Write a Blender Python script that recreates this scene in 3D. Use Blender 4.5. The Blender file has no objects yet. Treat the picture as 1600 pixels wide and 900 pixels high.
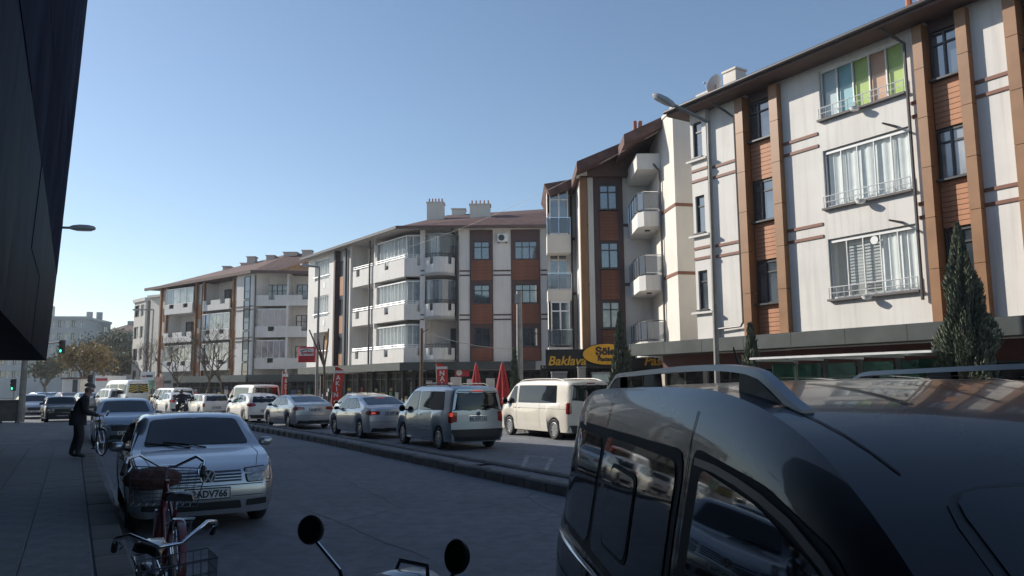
import bpy, bmesh, math, random
from mathutils import Vector, Matrix
from mathutils.bvhtree import BVHTree
random.seed(7)
scn = bpy.context.scene
COL = scn.collection
R = math.radians
# ---------------------------------------------------------------- camera
EYE = 1.8
PITCH = math.atan(151 / 1220.0)
ROLL = 0.009
cam_d = bpy.data.cameras.new('camera')
cam = bpy.data.objects.new('camera', cam_d)
COL.objects.link(cam)
cam.matrix_world = (Matrix.Translation((0, 0, EYE)) @ Matrix.Rotation(math.pi / 2 + PITCH, 4, 'X')
                    @ Matrix.Rotation(-ROLL, 4, 'Z'))
cam_d.sensor_width = 36.0
cam_d.lens = 1220 / 1600 * 36
cam_d.clip_start = 0.05
cam_d.clip_end = 3000
scn.camera = cam
# ---------------------------------------------------------------- sky, sun, exposure
SUN_HEAD, SUN_EL = R(-67.4), R(28.7)
to_sun = Vector((math.sin(SUN_HEAD) * math.cos(SUN_EL), math.cos(SUN_HEAD) * math.cos(SUN_EL), math.sin(SUN_EL)))
world = bpy.data.worlds.new('World')
scn.world = world
world.use_nodes = True
wn = world.node_tree
sky = wn.nodes.new('ShaderNodeTexSky')
sky.sky_type = 'NISHITA'
sky.sun_disc = False
sky.sun_elevation = SUN_EL
sky.sun_rotation = SUN_HEAD
sky.air_density = 1.0
sky.dust_density = 0.3
sky.ozone_density = 1.5
wn.links.new(sky.outputs[0], wn.nodes['Background'].inputs[0])
wn.nodes['Background'].inputs[1].default_value = 0.125
sun_d = bpy.data.lights.new('sun', 'SUN')
sun_d.energy = 5.0
sun_d.angle = R(0.55)
sun_d.color = (1.0, 0.93, 0.82)
sun = bpy.data.objects.new('sun', sun_d)
COL.objects.link(sun)
sun.rotation_euler = to_sun.to_track_quat('Z', 'Y').to_euler()
sun.location = (-30, 20, 40)
scn.view_settings.view_transform = 'Standard'
scn.view_settings.look = 'None'
scn.view_settings.exposure = 0.2
scn.view_settings.gamma = 1.0
# ---------------------------------------------------------------- layout helpers
HD = R(29.24)                      # the street runs 29 degrees to the left of the view axis
def S(lat, al, z=0.0):             # street coordinates (metres to the right of the camera line, metres along)
    return Vector((lat * math.cos(HD) - al * math.sin(HD), lat * math.sin(HD) + al * math.cos(HD), z))
def ray(px, py):
    u, v = (px - 800) / 1220.0, -(py - 450) / 1220.0
    c, s = math.cos(-ROLL), math.sin(-ROLL)
    u, v = u * c - v * s, u * s + v * c
    return Vector((u, math.cos(PITCH) - v * math.sin(PITCH), math.sin(PITCH) + v * math.cos(PITCH)))
def G(px, py, z=0.0):              # ground point seen at a pixel of the photograph
    d = ray(px, py); t = (z - EYE) / d.z
    return Vector((d.x * t, d.y * t, z))
def A(px, py, Y):                  # point at forward distance Y
    d = ray(px, py); t = Y / d.y
    return Vector((d.x * t, Y, EYE + d.z * t))
def frame(ox, oy, deg, oz=0.0):    # local x = along a facade (to the right), y = inward, z = up
    return Matrix.Translation((ox, oy, oz)) @ Matrix.Rotation(R(deg), 4, 'Z')
# ---------------------------------------------------------------- materials
MATS = {}
def mat(name, col, rough=0.6, metal=0.0, var=0.12, scale=3.0, bump=0.0, bscale=40.0, spec=0.5, coat=0.0,
        streak=0.0, emit=None, estr=0.0, trans=None, alt=None, ior=1.5, detail=4.0):
    if name in MATS: return MATS[name]
    m = bpy.data.materials.new(name); m.use_nodes = True
    nt = m.node_tree; N = nt.nodes; L = nt.links
    b = N['Principled BSDF']
    b.inputs['Roughness'].default_value = rough
    b.inputs['Metallic'].default_value = metal
    b.inputs['Specular IOR Level'].default_value = spec
    b.inputs['IOR'].default_value = ior
    b.inputs['Coat Weight'].default_value = coat
    b.inputs['Coat Roughness'].default_value = 0.03
    c4 = (*col, 1.0)
    b.inputs['Base Color'].default_value = c4
    tc = N.new('ShaderNodeTexCoord')
    if var > 0:
        n1 = N.new('ShaderNodeTexNoise'); n1.inputs['Scale'].default_value = scale; n1.inputs['Detail'].default_value = detail
        L.new(tc.outputs['Object'], n1.inputs['Vector'])
        mx = N.new('ShaderNodeMix'); mx.data_type = 'RGBA'
        lo = alt if alt else tuple(c * (1 - var * 1.6) for c in col)
        hi = col if alt else tuple(min(1, c * (1 + var)) for c in col)
        mx.inputs[6].default_value = (*lo, 1); mx.inputs[7].default_value = (*hi, 1)
        rp = N.new('ShaderNodeMapRange'); rp.inputs[1].default_value = 0.32; rp.inputs[2].default_value = 0.68
        L.new(n1.outputs['Fac'], rp.inputs[0]); L.new(rp.outputs[0], mx.inputs[0])
        out = mx.outputs[2]
        if streak > 0:
            mp = N.new('ShaderNodeMapping'); mp.inputs['Scale'].default_value = (5, 5, 0.25)
            n2 = N.new('ShaderNodeTexNoise'); n2.inputs['Scale'].default_value = 1.2; n2.inputs['Detail'].default_value = 5
            L.new(tc.outputs['Object'], mp.inputs[0]); L.new(mp.outputs[0], n2.inputs['Vector'])
            r2 = N.new('ShaderNodeMapRange'); r2.inputs[1].default_value = 0.5; r2.inputs[2].default_value = 0.8
            r2.inputs[3].default_value = 0; r2.inputs[4].default_value = streak
            L.new(n2.outputs['Fac'], r2.inputs[0])
            m2 = N.new('ShaderNodeMix'); m2.data_type = 'RGBA'
            m2.inputs[7].default_value = (col[0] * .45, col[1] * .43, col[2] * .4, 1)
            L.new(r2.outputs[0], m2.inputs[0]); L.new(out, m2.inputs[6]); out = m2.outputs[2]
        L.new(out, b.inputs['Base Color'])
        rr = N.new('ShaderNodeMapRange'); rr.inputs[3].default_value = max(0.0, rough * .85); rr.inputs[4].default_value = min(1, rough * 1.15)
        L.new(n1.outputs['Fac'], rr.inputs[0]); L.new(rr.outputs[0], b.inputs['Roughness'])
    if bump > 0:
        n3 = N.new('ShaderNodeTexNoise'); n3.inputs['Scale'].default_value = bscale; n3.inputs['Detail'].default_value = 3
        L.new(tc.outputs['Object'], n3.inputs['Vector'])
        bp = N.new('ShaderNodeBump'); bp.inputs['Strength'].default_value = bump; bp.inputs['Distance'].default_value = 0.02
        L.new(n3.outputs['Fac'], bp.inputs['Height']); L.new(bp.outputs[0], b.inputs['Normal'])
    if emit:
        b.inputs['Emission Color'].default_value = (*emit, 1); b.inputs['Emission Strength'].default_value = estr
    if trans is not None:        # thin sheet of glass: mostly clear, mirror-like film
        tr = N.new('ShaderNodeBsdfTransparent'); tr.inputs[0].default_value = (*trans[1], 1)
        ms = N.new('ShaderNodeMixShader'); ms.inputs[0].default_value = trans[0]
        L.new(tr.outputs[0], ms.inputs[1]); L.new(b.outputs[0], ms.inputs[2])
        L.new(ms.outputs[0], N['Material Output'].inputs[0])
    MATS[name] = m
    return m
WHITE = mat('white_stucco', (.68, .66, .63), .85, var=.05, scale=.7, bump=.2, bscale=70, streak=.3)
CREAM = mat('cream_stucco', (.66, .62, .56), .85, var=.05, scale=.6, bump=.2, bscale=70, streak=.12)
PILA = mat('brown_composite', (.27, .135, .06), .45, var=.08, scale=1.5)
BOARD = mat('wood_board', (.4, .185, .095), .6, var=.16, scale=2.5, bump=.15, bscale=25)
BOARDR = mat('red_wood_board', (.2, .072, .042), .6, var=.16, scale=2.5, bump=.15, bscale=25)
DPANEL = mat('dark_brown_panel', (.085, .05, .05), .6, var=.1)
TRIM = mat('brown_trim', (.2, .085, .055), .6, var=.1)
FRAME = mat('dark_window_frame', (.05, .055, .06), .4, var=.05)
WFRAME = mat('white_window_frame', (.75, .75, .74), .4, var=.04)
RAILM = mat('white_metal_rail', (.72, .73, .74), .35, metal=.3, var=.05)
CHROME = mat('chrome', (.7, .71, .73), .12, metal=1, var=.06)
GLASS = mat('window_glass', (.075, .095, .11), .04, var=.4, scale=.8, spec=1.0, ior=2.0)
GLASSB = mat('blue_tint_glass', (.035, .09, .19), .05, var=.3, scale=.5, spec=.9, ior=1.8)
GLASSC = mat('curtained_glass', (.3, .32, .33), .12, var=.3, scale=1.4, spec=.9, ior=1.8)
FILM = mat('clear_glass', (.6, .66, .68), .04, var=0, spec=.8, ior=1.5, trans=(.12, (.93, .96, .96)))
RAILGLASS = mat('smoked_glass', (.16, .19, .23), .05, var=0, spec=1, ior=1.7, trans=(.62, (.6, .65, .7)))
CURTAIN = mat('white_curtain', (.74, .75, .74), .9, var=.05)
TILE = mat('roof_tile', (.13, .07, .06), .8, var=.25, scale=2.2, bump=.5, bscale=9)
SOFFIT = mat('soffit_brown', (.12, .075, .065), .7, var=.1)
GUTTER = mat('dark_gutter', (.045, .04, .045), .45, var=.1)
PIPE = mat('downpipe_grey', (.075, .075, .08), .45, var=.1)
CANOPY = mat('canopy_panel', (.055, .066, .066), .4, var=.12, scale=1.2, streak=.12)
SHOPG = mat('shop_glass', (.03, .032, .034), .3, var=.6, scale=2.2, spec=.12, ior=1.2)
DARKW = mat('shop_dark_wall', (.05, .045, .045), .7, var=.2, scale=1)
MAROON = mat('maroon_fascia', (.09, .025, .022), .6, var=.1)
CONC = mat('concrete', (.3, .29, .27), .9, var=.15, scale=2, bump=.3)
TERRA = mat('terracotta', (.42, .15, .08), .8, var=.1)
RUBBER = mat('black_rubber', (.018, .018, .019), .75, var=.15, scale=8)
BLACKP = mat('black_plastic', (.02, .021, .023), .5, var=.1)
STEEL = mat('galvanised_steel', (.33, .33, .33), .5, metal=.55, var=.12, scale=5)
REDP = mat('red_fabric', (.42, .025, .03), .75, var=.12, scale=4)
# ---------------------------------------------------------------- mesh builder
class MB:
    def __init__(s, M=None): s.v, s.f, s.M = [], [], M or Matrix.Identity(4)
    def add(s, vs, fs):
        k = len(s.v); s.v += [s.M @ Vector(p) for p in vs]; s.f += [tuple(i + k for i in q) for q in fs]; return s
    def box(s, x0, x1, y0, y1, z0, z1):
        return s.add([(x0, y0, z0), (x1, y0, z0), (x1, y1, z0), (x0, y1, z0), (x0, y0, z1), (x1, y0, z1), (x1, y1, z1), (x0, y1, z1)],
                     [(0, 3, 2, 1), (4, 5, 6, 7), (0, 1, 5, 4), (1, 2, 6, 5), (2, 3, 7, 6), (3, 0, 4, 7)])
    def cbox(s, x0, x1, y0, y1, z0, z1, c):      # box with chamfered upright and top edges
        o = [(x0 + c, y0), (x1 - c, y0), (x1, y0 + c), (x1, y1 - c), (x1 - c, y1), (x0 + c, y1), (x0, y1 - c), (x0, y0 + c)]
        i = [(x0 + 2 * c, y0 + c), (x1 - 2 * c, y0 + c), (x1 - c, y0 + 2 * c), (x1 - c, y1 - 2 * c), (x1 - 2 * c, y1 - c), (x0 + 2 * c, y1 - c), (x0 + c, y1 - 2 * c), (x0 + c, y0 + 2 * c)]
        vs = [(*p, z0) for p in o] + [(*p, z1 - c) for p in o] + [(*p, z1) for p in i]
        fs = [tuple(range(7, -1, -1)), tuple(range(16, 24))]
        for r in (0, 8):
            for k in range(8): fs.append((r + k, r + (k + 1) % 8, r + 8 + (k + 1) % 8, r + 8 + k))
        return s.add(vs, fs)
    def quad(s, *p): return s.add(p, [tuple(range(len(p)))])
    def cyl(s, p0, p1, r0, r1=None, n=8, cap=True):
        p0, p1 = Vector(p0), Vector(p1); r1 = r0 if r1 is None else r1
        d = (p1 - p0).normalized(); a = d.orthogonal().normalized(); b = d.cross(a)
        vs = []
        for p, r in ((p0, r0), (p1, r1)):
            for k in range(n):
                t = 2 * math.pi * k / n; vs.append(p + a * (r * math.cos(t)) + b * (r * math.sin(t)))
        fs = [(k, (k + 1) % n, n + (k + 1) % n, n + k) for k in range(n)]
        if cap: fs += [tuple(range(n - 1, -1, -1)), tuple(range(n, 2 * n))]
        return s.add(vs, fs)
    def tube(s, pts, r, n=6, closed=False):
        pts = [Vector(p) for p in pts]; m = len(pts); rs = r if isinstance(r, (list, tuple)) else [r] * m
        vs = []; a = None
        for i, p in enumerate(pts):
            q0 = pts[i - 1] if (i or closed) else p; q1 = pts[(i + 1) % m] if (i < m - 1 or closed) else p
            d = (q1 - q0).normalized()
            a = d.orthogonal().normalized() if a is None else (a - d * a.dot(d)).normalized()
            b = d.cross(a)
            for k in range(n):
                t = 2 * math.pi * k / n; vs.append(p + a * (rs[i] * math.cos(t)) + b * (rs[i] * math.sin(t)))
        fs = []
        for i in range(m if closed else m - 1):
            j = (i + 1) % m
            for k in range(n): fs.append((i * n + k, i * n + (k + 1) % n, j * n + (k + 1) % n, j * n + k))
        if not closed: fs += [tuple(range(n - 1, -1, -1)), tuple(range((m - 1) * n, m * n))]
        return s.add(vs, fs)
    def lathe(s, prof, n=16, M=None):            # profile (r, z) round local z
        M = M or Matrix.Identity(4); vs = []
        for r, z in prof:
            for k in range(n):
                t = 2 * math.pi * k / n; vs.append(M @ Vector((r * math.cos(t), r * math.sin(t), z)))
        fs = []
        for i in range(len(prof) - 1):
            for k in range(n): fs.append((i * n + k, i * n + (k + 1) % n, (i + 1) * n + (k + 1) % n, (i + 1) * n + k))
        return s.add(vs, fs)
    def ball(s, c, rx, ry, rz, n=10, m=7):
        return s.lathe([(max(1e-4, math.sin(math.pi * i / m)), -math.cos(math.pi * i / m)) for i in range(m + 1)], n,
                       Matrix.Translation(c) @ Matrix.Diagonal((rx, ry, rz, 1)))
    def prism(s, poly, y0, y1):                  # polygon in xz pushed along y
        n = len(poly)
        return s.add([(x, y0, z) for x, z in poly] + [(x, y1, z) for x, z in poly],
                     [tuple(range(n)), tuple(range(2 * n - 1, n - 1, -1))] + [(k, n + k, n + (k + 1) % n, (k + 1) % n) for k in range(n)])
    def slab(s, poly, z0, z1):                   # polygon in xy pushed along z
        n = len(poly)
        return s.add([(x, y, z0) for x, y in poly] + [(x, y, z1) for x, y in poly],
                     [tuple(range(n - 1, -1, -1)), tuple(range(n, 2 * n))] + [(k, (k + 1) % n, n + (k + 1) % n, n + k) for k in range(n)])
    def mesh(s, name, m, smooth=0):
        me = bpy.data.meshes.new(name); me.from_pydata([tuple(p) for p in s.v], [], s.f)
        for x in (m if isinstance(m, (list, tuple)) else [m]): me.materials.append(x)
        if smooth:
            me.polygons.foreach_set('use_smooth', [True] * len(me.polygons)); me.set_sharp_from_angle(angle=R(smooth))
        me.update(); return me
    def build(s, name, m, parent=None, smooth=0): return put(name, s.mesh(name, m, smooth), parent)
WORLDROOT = {}
def put(name, me, parent=None, M=None):
    o = bpy.data.objects.new(name, me); COL.objects.link(o)
    if M is not None: o.matrix_basis = M
    if parent is not None:
        o.parent = parent
        if parent.name in WORLDROOT: o.matrix_parent_inverse = WORLDROOT[parent.name]
    return o
def tag(o, label, cat, group=None):
    o['label'] = label; o['category'] = cat
    if group: o['group'] = group
    return o
def struct(o): o['kind'] = 'structure'; return o
def stuff(o): o['kind'] = 'stuff'; return o
def thing(name, label, cat, loc=(0, 0, 0), rz=0.0, group=None, world=False):
    o = bpy.data.objects.new(name, None); COL.objects.link(o); o.empty_display_size = .3
    o.location = loc; o.rotation_euler = (0, 0, rz); tag(o, label, cat, group)
    if world: WORLDROOT[o.name] = (Matrix.Translation(loc) @ Matrix.Rotation(rz, 4, 'Z')).inverted()
    return o
FONT_CACHE = {}
def text_mesh(txt, size, mt, extrude=.01, shear=0.0, bold=0.0, spacing=1.0):   # letters in the local xz plane, facing -y, centred on x
    cu = bpy.data.curves.new('text', 'FONT'); cu.body = txt; cu.size = size; cu.extrude = extrude; cu.shear = shear
    cu.offset = bold; cu.align_x = 'CENTER'; cu.space_character = spacing
    cu.resolution_u = 3
    ob = bpy.data.objects.new('text', cu); COL.objects.link(ob)
    bpy.context.view_layer.update()
    me = bpy.data.meshes.new_from_object(ob.evaluated_get(bpy.context.evaluated_depsgraph_get()))
    bpy.data.objects.remove(ob); bpy.data.curves.remove(cu)
    me.transform(Matrix.Rotation(math.pi / 2, 4, 'X')); me.materials.clear(); me.materials.append(mt)
    return me
# ================================================================ ground, road, pavements
ASPH = mat('asphalt', (.21, .22, .24), .82, var=.22, scale=.35, bump=.5, bscale=160, alt=(.135, .143, .16), detail=8)
PAVE = mat('pavement_concrete', (.24, .24, .245), .9, var=.2, scale=.8, bump=.4, bscale=120, alt=(.165, .168, .175), detail=8)
KERBM = mat('kerb_concrete', (.15, .145, .135), .9, var=.25, scale=1.5, bump=.4, bscale=60)
EARTH = mat('far_ground', (.12, .115, .1), .95, var=.2, scale=.05)
def weather(m, crack=.55, scale=.55):       # cracks, tar lines and tyre-polished tone on the road sheet
    nt = m.node_tree; N = nt.nodes; L = nt.links; b = N['Principled BSDF']; src = b.inputs['Base Color'].links[0].from_socket
    tc = N.new('ShaderNodeTexCoord'); nz = N.new('ShaderNodeTexNoise'); nz.inputs['Scale'].default_value = 1.3; nz.inputs['Detail'].default_value = 6
    ad = N.new('ShaderNodeMixRGB'); ad.inputs[0].default_value = .16
    L.new(tc.outputs['Object'], nz.inputs['Vector']); L.new(tc.outputs['Object'], ad.inputs[1]); L.new(nz.outputs['Color'], ad.inputs[2])
    vo = N.new('ShaderNodeTexVoronoi'); vo.feature = 'DISTANCE_TO_EDGE'; vo.inputs['Scale'].default_value = scale; L.new(ad.outputs[0], vo.inputs['Vector'])
    mr = N.new('ShaderNodeMapRange'); mr.inputs[1].default_value = 0; mr.inputs[2].default_value = .013; mr.inputs[3].default_value = crack; mr.inputs[4].default_value = 0
    L.new(vo.outputs['Distance'], mr.inputs[0])
    n2 = N.new('ShaderNodeTexNoise'); n2.inputs['Scale'].default_value = .12; n2.inputs['Detail'].default_value = 3; L.new(tc.outputs['Object'], n2.inputs['Vector'])
    gate = N.new('ShaderNodeMapRange'); gate.inputs[1].default_value = .48; gate.inputs[2].default_value = .62; L.new(n2.outputs['Fac'], gate.inputs[0])
    mu = N.new('ShaderNodeMath'); mu.operation = 'MULTIPLY'; L.new(mr.outputs[0], mu.inputs[0]); L.new(gate.outputs[0], mu.inputs[1])
    mx = N.new('ShaderNodeMixRGB'); mx.inputs[2].default_value = (.03, .03, .033, 1); L.new(mu.outputs[0], mx.inputs[0]); L.new(src, mx.inputs[1])
    n3 = N.new('ShaderNodeTexNoise'); n3.inputs['Scale'].default_value = 4.5; n3.inputs['Detail'].default_value = 5; n3.inputs['Roughness'].default_value = .7; L.new(tc.outputs['Object'], n3.inputs['Vector'])
    r3 = N.new('ShaderNodeMapRange'); r3.inputs[1].default_value = .3; r3.inputs[2].default_value = .7; r3.inputs[3].default_value = .68; r3.inputs[4].default_value = 1.22; L.new(n3.outputs['Fac'], r3.inputs[0])
    m2 = N.new('ShaderNodeMixRGB'); m2.blend_type = 'MULTIPLY'; m2.inputs[0].default_value = 1; L.new(mx.outputs[0], m2.inputs[1]); L.new(r3.outputs[0], m2.inputs[2])
    L.new(m2.outputs[0], b.inputs['Base Color'])
weather(ASPH, .8); weather(PAVE, .5, .9)
g = MB().quad((-900, -300, -.03), (900, -300, -.03), (900, 1500, -.03), (-900, 1500, -.03)).build('ground', EARTH); struct(g)
def curve_lat(al):                 # the street bends gently to the left further on
    return 0.0 if al < 20 else -0.0024 * (al - 20) ** 2
def strip(la, lb, a0, a1, z, step=4.0):
    m = MB(); n = max(1, int((a1 - a0) / step)); vs = []; fs = []
    for i in range(n + 1):
        al = a0 + (a1 - a0) * i / n; c = curve_lat(al)
        vs += [S(la + c, al, z), S(lb + c, al, z)]
        if i: k = 2 * i; fs.append((k - 2, k - 1, k + 1, k))
    return m.add(vs, fs)
rd = MB(); rd.add([S(-40, -40, 0), S(15.2, -40, 0), S(15.2, 60, 0), S(9, 110, 0), S(-30, 190, 0), S(-110, 190, 0), S(-60, 47, 0), S(-40, 47, 0)], [tuple(range(8))])
road = rd.build('road', ASPH); struct(road)
# near pavement: base sheet, slabs laid near the camera, kerb stones
pv = MB(); pv.slab([S(-6, -12)[:2], S(.26, -12)[:2], S(.26, 46)[:2], S(-6, 46)[:2]], .004, .135)
pave = pv.build('pavement', PAVE); struct(pave)
slab_me = [MB().cbox(0, .592, 0, .592, 0, .028, .006).mesh('paving_slab', PAVE) for _ in range(1)][0]
for i in range(36):
    for j in range(6):
        la = .252 - .6 * (j + 1); al = 5.2 + .6 * i + (.3 if j % 2 else 0)
        if al > 26: continue
        p = S(la, al, .124 + random.uniform(-.0025, .0025))
        put('paving_slab', slab_me, pave, Matrix.Translation(p) @ Matrix.Rotation(HD + random.uniform(-.003, .003), 4, 'Z'))
kerb_me = MB().cbox(0, .325, 0, .985, -.14, .01, .018).mesh('kerb_stone', KERBM)
for i in range(50):
    al = -2 + i
    put('kerb_stone', kerb_me, pave, Matrix.Translation(S(.262, al, .14 + random.uniform(-.004, .004))) @ Matrix.Rotation(HD + random.uniform(-.004, .004), 4, 'Z'))
# median: kerb stones on both edges and a paved strip between
md = strip(7.15, 7.75, -8, 14.62, .15).build('median_strip', PAVE); struct(md)
md2 = strip(7.15, 7.75, 14.9, 78, .15).build('median_strip', PAVE); struct(md2)
mk = MB().cbox(0, .2, 0, .74, -.2, .0, .03).mesh('kerb_stone', KERBM)
for i in range(114):
    al = -8 + .748 * i
    if 13.9 < al < 14.65: al -= .06
    c = curve_lat(al); tilt = -math.atan(curve_lat(al + 1) - c)
    par = md if al < 14.5 else md2
    for la, dz in ((7.02, 0), (7.68, .01)):
        put('kerb_stone', mk, par, Matrix.Translation(S(la + c, al, .19 + dz + random.uniform(-.008, .008))) @ Matrix.Rotation(HD - tilt + random.uniform(-.008, .008), 4, 'Z'))
# far pavement
fp = MB(); fp.slab([S(15.2, -30)[:2], S(40, -30)[:2], S(60, 75)[:2], S(9.6, 104)[:2], S(15.2, 58)[:2]], .005, .15)
fpave = fp.build('pavement', mat('far_paving', (.3, .29, .27), .9, var=.15, scale=.8, bump=.3)); struct(fpave)
for i in range(64):
    put('kerb_stone', mk, fpave, Matrix.Translation(S(15.0, -2 + .9 * i, .16)) @ Matrix.Rotation(HD, 4, 'Z') @ Matrix.Diagonal((1, 1.2, 1, 1)))
# faint parking box painted on the far carriageway
LINE = mat('worn_road_paint', (.42, .42, .41), .8, var=.5, scale=9, alt=(.13, .13, .135))
ln = MB()
for a, b in ((G(815, 735), G(825, 712)), (G(825, 712), G(862, 716)), (G(862, 716), G(850, 740))):
    d = (b - a).normalized(); w = Vector((-d.y, d.x, 0)) * .05; z = Vector((0, 0, .004))
    ln.quad(a - w + z, b - w + z, b + w + z, a + w + z)
struct(ln.build('road_marking', LINE))

# tar-filled seams along the near carriageway
TAR = mat('tar_seam', (.045, .046, .05), .6, var=.2, scale=6)
def seam(pts, w=.03):
    m = MB(); P = [Vector(p) for p in pts]; Q = []
    for a, b in zip(P, P[1:]):
        n = max(2, int((b - a).length / .35))
        for k in range(n): Q.append(a + (b - a) * k / n + Vector((random.uniform(-.03, .03), random.uniform(-.03, .03), 0)))
    V = []
    for i, p in enumerate(Q):
        d = (Q[min(i + 1, len(Q) - 1)] - Q[max(i - 1, 0)]).normalized(); nn = Vector((-d.y, d.x, 0)) * w * random.uniform(.3, .8); z = Vector((0, 0, .004)); V += [p - nn + z, p + nn + z]
    m.add(V, [(2 * i, 2 * i + 1, 2 * i + 3, 2 * i + 2) for i in range(len(Q) - 1)]); struct(m.build('tar_seam', TAR))
seam([G(330, 735), G(420, 772), G(520, 812), G(700, 885)], .035); seam([G(440, 700), G(560, 760), G(640, 800)], .02); seam([G(470, 830), G(600, 800), G(760, 770)], .016)
seam([S(.75, 30), S(.72, 14), S(.8, 3)], .05)
# ================================================================ tall clad building on the left (only its dark flank is in view)
CLAD = mat('dark_cladding', (.042, .047, .072), .7, metal=.0, var=.2, scale=.5, bump=.25, bscale=.8, spec=.0, ior=1.05)
GLOSS = mat('glossy_cladding', (.02, .023, .036), .42, var=.4, scale=.6, bump=1.0, bscale=.9, spec=.05, ior=1.06)
JOINT = mat('cladding_joint', (.012, .012, .014), .6, var=0)
SF = Matrix.Rotation(HD, 4, 'Z')     # local x = lateral, y = along the street
lb = thing('clad_building', 'tall dark building with overhanging glossy cladding on the left edge', 'building', S(-5, 8), HD, world=True)
m = MB(SF); m.box(-16, -4.0, -22, 24.5, .1, 13.2); m.build('wall', DARKW, lb)
tiers = [(2.55, 3.7), (3.7, 4.9), (4.9, 6.4), (6.4, 7.9), (7.9, 9.4), (9.4, 11.4), (11.4, 13.3)]
def lean_x(z): return -.66 + .47 * ((z - 2.5) / 10.8) ** .9     # the cladding leans out as it rises
for z0, z1 in tiers:
    y = -12.0
    while y < 24.4:
        y1 = min(y + 3.05, 24.6); e = random.uniform(0, .01); a, b, c, d = y + .005, y1 - .005, z0 + .005, z1 - .005
        MB(SF).add([(-4, a, c), (lean_x(c) + e, a, c), (lean_x(c) + e, b, c), (-4, b, c), (-4, a, d), (lean_x(d) + e, a, d), (lean_x(d) + e, b, d), (-4, b, d)],
                   [(0, 3, 2, 1), (4, 5, 6, 7), (0, 1, 5, 4), (1, 2, 6, 5), (2, 3, 7, 6), (3, 0, 4, 7)]).build('cladding_panel', CLAD if z0 > 4.8 else GLOSS, lb)
        y = y1
m = MB(SF); m.box(-4.0, -.75, -12, 24.5, 2.6, 13.25); m.build('backing', JOINT, lb)
m = MB(SF)
for k in range(9): m.box(-4.02, -3.95, -11 + k * 4, -11 + k * 4 + 3.6, .5, 3.0)
m.build('shop_window', SHOPG, lb)
shade_block = thing('apartment_building', 'unseen plain block added behind the clad building to shade the road', 'building', S(-9, 38), HD, world=True)  # out-of-view block, added so that something casts the road's shade
m = MB(SF); m.box(-18, -4.2, 24.8, 53, .1, 13.6); m.build('wall', CREAM, shade_block)
m = MB(SF); m.box(-18.4, -3.9, 24.7, 53.3, 13.6, 13.9); m.build('roof', TILE, shade_block)
# ================================================================ facade helpers
def wall_holes(m, u0, u1, z0, z1, holes, y=0.0, t=.25):
    us = sorted({u0, u1, *[h[0] for h in holes], *[h[1] for h in holes]}); zs = sorted({z0, z1, *[h[2] for h in holes], *[h[3] for h in holes]})
    us = [u for u in us if u0 <= u <= u1]; zs = [z for z in zs if z0 <= z <= z1]
    for a, b in zip(us, us[1:]):
        for c, d in zip(zs, zs[1:]):
            mu, mz = (a + b) / 2, (c + d) / 2
            if any(h[0] < mu < h[1] and h[2] < mz < h[3] for h in holes): continue
            m.quad((a, y, c), (b, y, c), (b, y, d), (a, y, d))
    for a, b, c, d in holes:
        m.quad((a, y, c), (a, y + t, c), (a, y + t, d), (a, y, d)); m.quad((b, y, c), (b, y, d), (b, y + t, d), (b, y + t, c))
        m.quad((a, y, d), (b, y, d), (b, y + t, d), (a, y + t, d)); m.quad((a, y, c), (a, y + t, c), (b, y + t, c), (b, y, c))
    return m
def window(par, F, u0, u1, z0, z1, y, splits=(.5,), transom=.74, fm=None, gm=None, fw=.055, sill=True):
    """frame mesh (part) with its pane (sub-part); splits are upright bars, transom a cross bar"""
    fm = fm or FRAME; gm = gm or GLASS; m = MB(F); d0, d1 = y - .05, y + .03
    m.box(u0, u1, d0, d1, z0, z0 + fw); m.box(u0, u1, d0, d1, z1 - fw, z1)
    m.box(u0, u0 + fw, d0, d1, z0 + fw, z1 - fw); m.box(u1 - fw, u1, d0, d1, z0 + fw, z1 - fw)
    for s in splits:
        u = u0 + (u1 - u0) * s; m.box(u - fw * .55, u + fw * .55, d0 - .004, d1, z0 + fw, z1 - fw)
    if transom:
        z = z0 + (z1 - z0) * transom; m.box(u0 + fw, u1 - fw, d0 + .004, d1, z - fw * .5, z + fw * .5)
    o = m.build('window', fm, par)
    MB(F).quad((u0 + .01, y, z0 + .01), (u1 - .01, y, z0 + .01), (u1 - .01, y, z1 - .01), (u0 + .01, y, z1 - .01)).build('pane', gm, o)
    if sill: MB(F).box(u0 - .05, u1 + .05, y - .24, y - .052, z0 - .06, z0 - .003).build('sill', fm, o)
    return o
BOARD_CACHE = {}
def boards(par, F, u0, u1, z0, z1, y, mt, h=.155):
    n = max(1, round((z1 - z0) / h)); h = (z1 - z0) / n
    key = (round(u1 - u0, 3), round(h, 4), mt.name)
    if key not in BOARD_CACHE:
        BOARD_CACHE[key] = MB().prism([(0, .004), (u1 - u0, .004), (u1 - u0, h - .012), (0, h - .012)], 0, .03).mesh('cladding_board', mt)
    for i in range(n):
        put('cladding_board', BOARD_CACHE[key], par, F @ Matrix.Translation((u0, y + random.uniform(-.004, .004), z0 + i * h)))
    MB(F).box(u0, u1, y + .032, y + .05, z0, z1).build('board_backing', DPANEL, par)
def curtain(par, F, u0, u1, z0, z1, y, mt, waves=18, amp=.035, seed=0):
    rnd = random.Random(seed); n = waves * 4; m = MB(F); vs = []
    for i in range(n + 1):
        u = u0 + (u1 - u0) * i / n; a = math.sin(i * math.pi / 2 + rnd.uniform(-.5, .5)) * amp * rnd.uniform(.5, 1.2)
        sag = rnd.uniform(-.02, .02)
        vs += [(u, y + a, z0), (u + sag, y + a * .7, z1)]
    return m.add(vs, [(2 * i, 2 * i + 2, 2 * i + 3, 2 * i + 1) for i in range(n)]).build('curtain', mt, par, 60)
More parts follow.
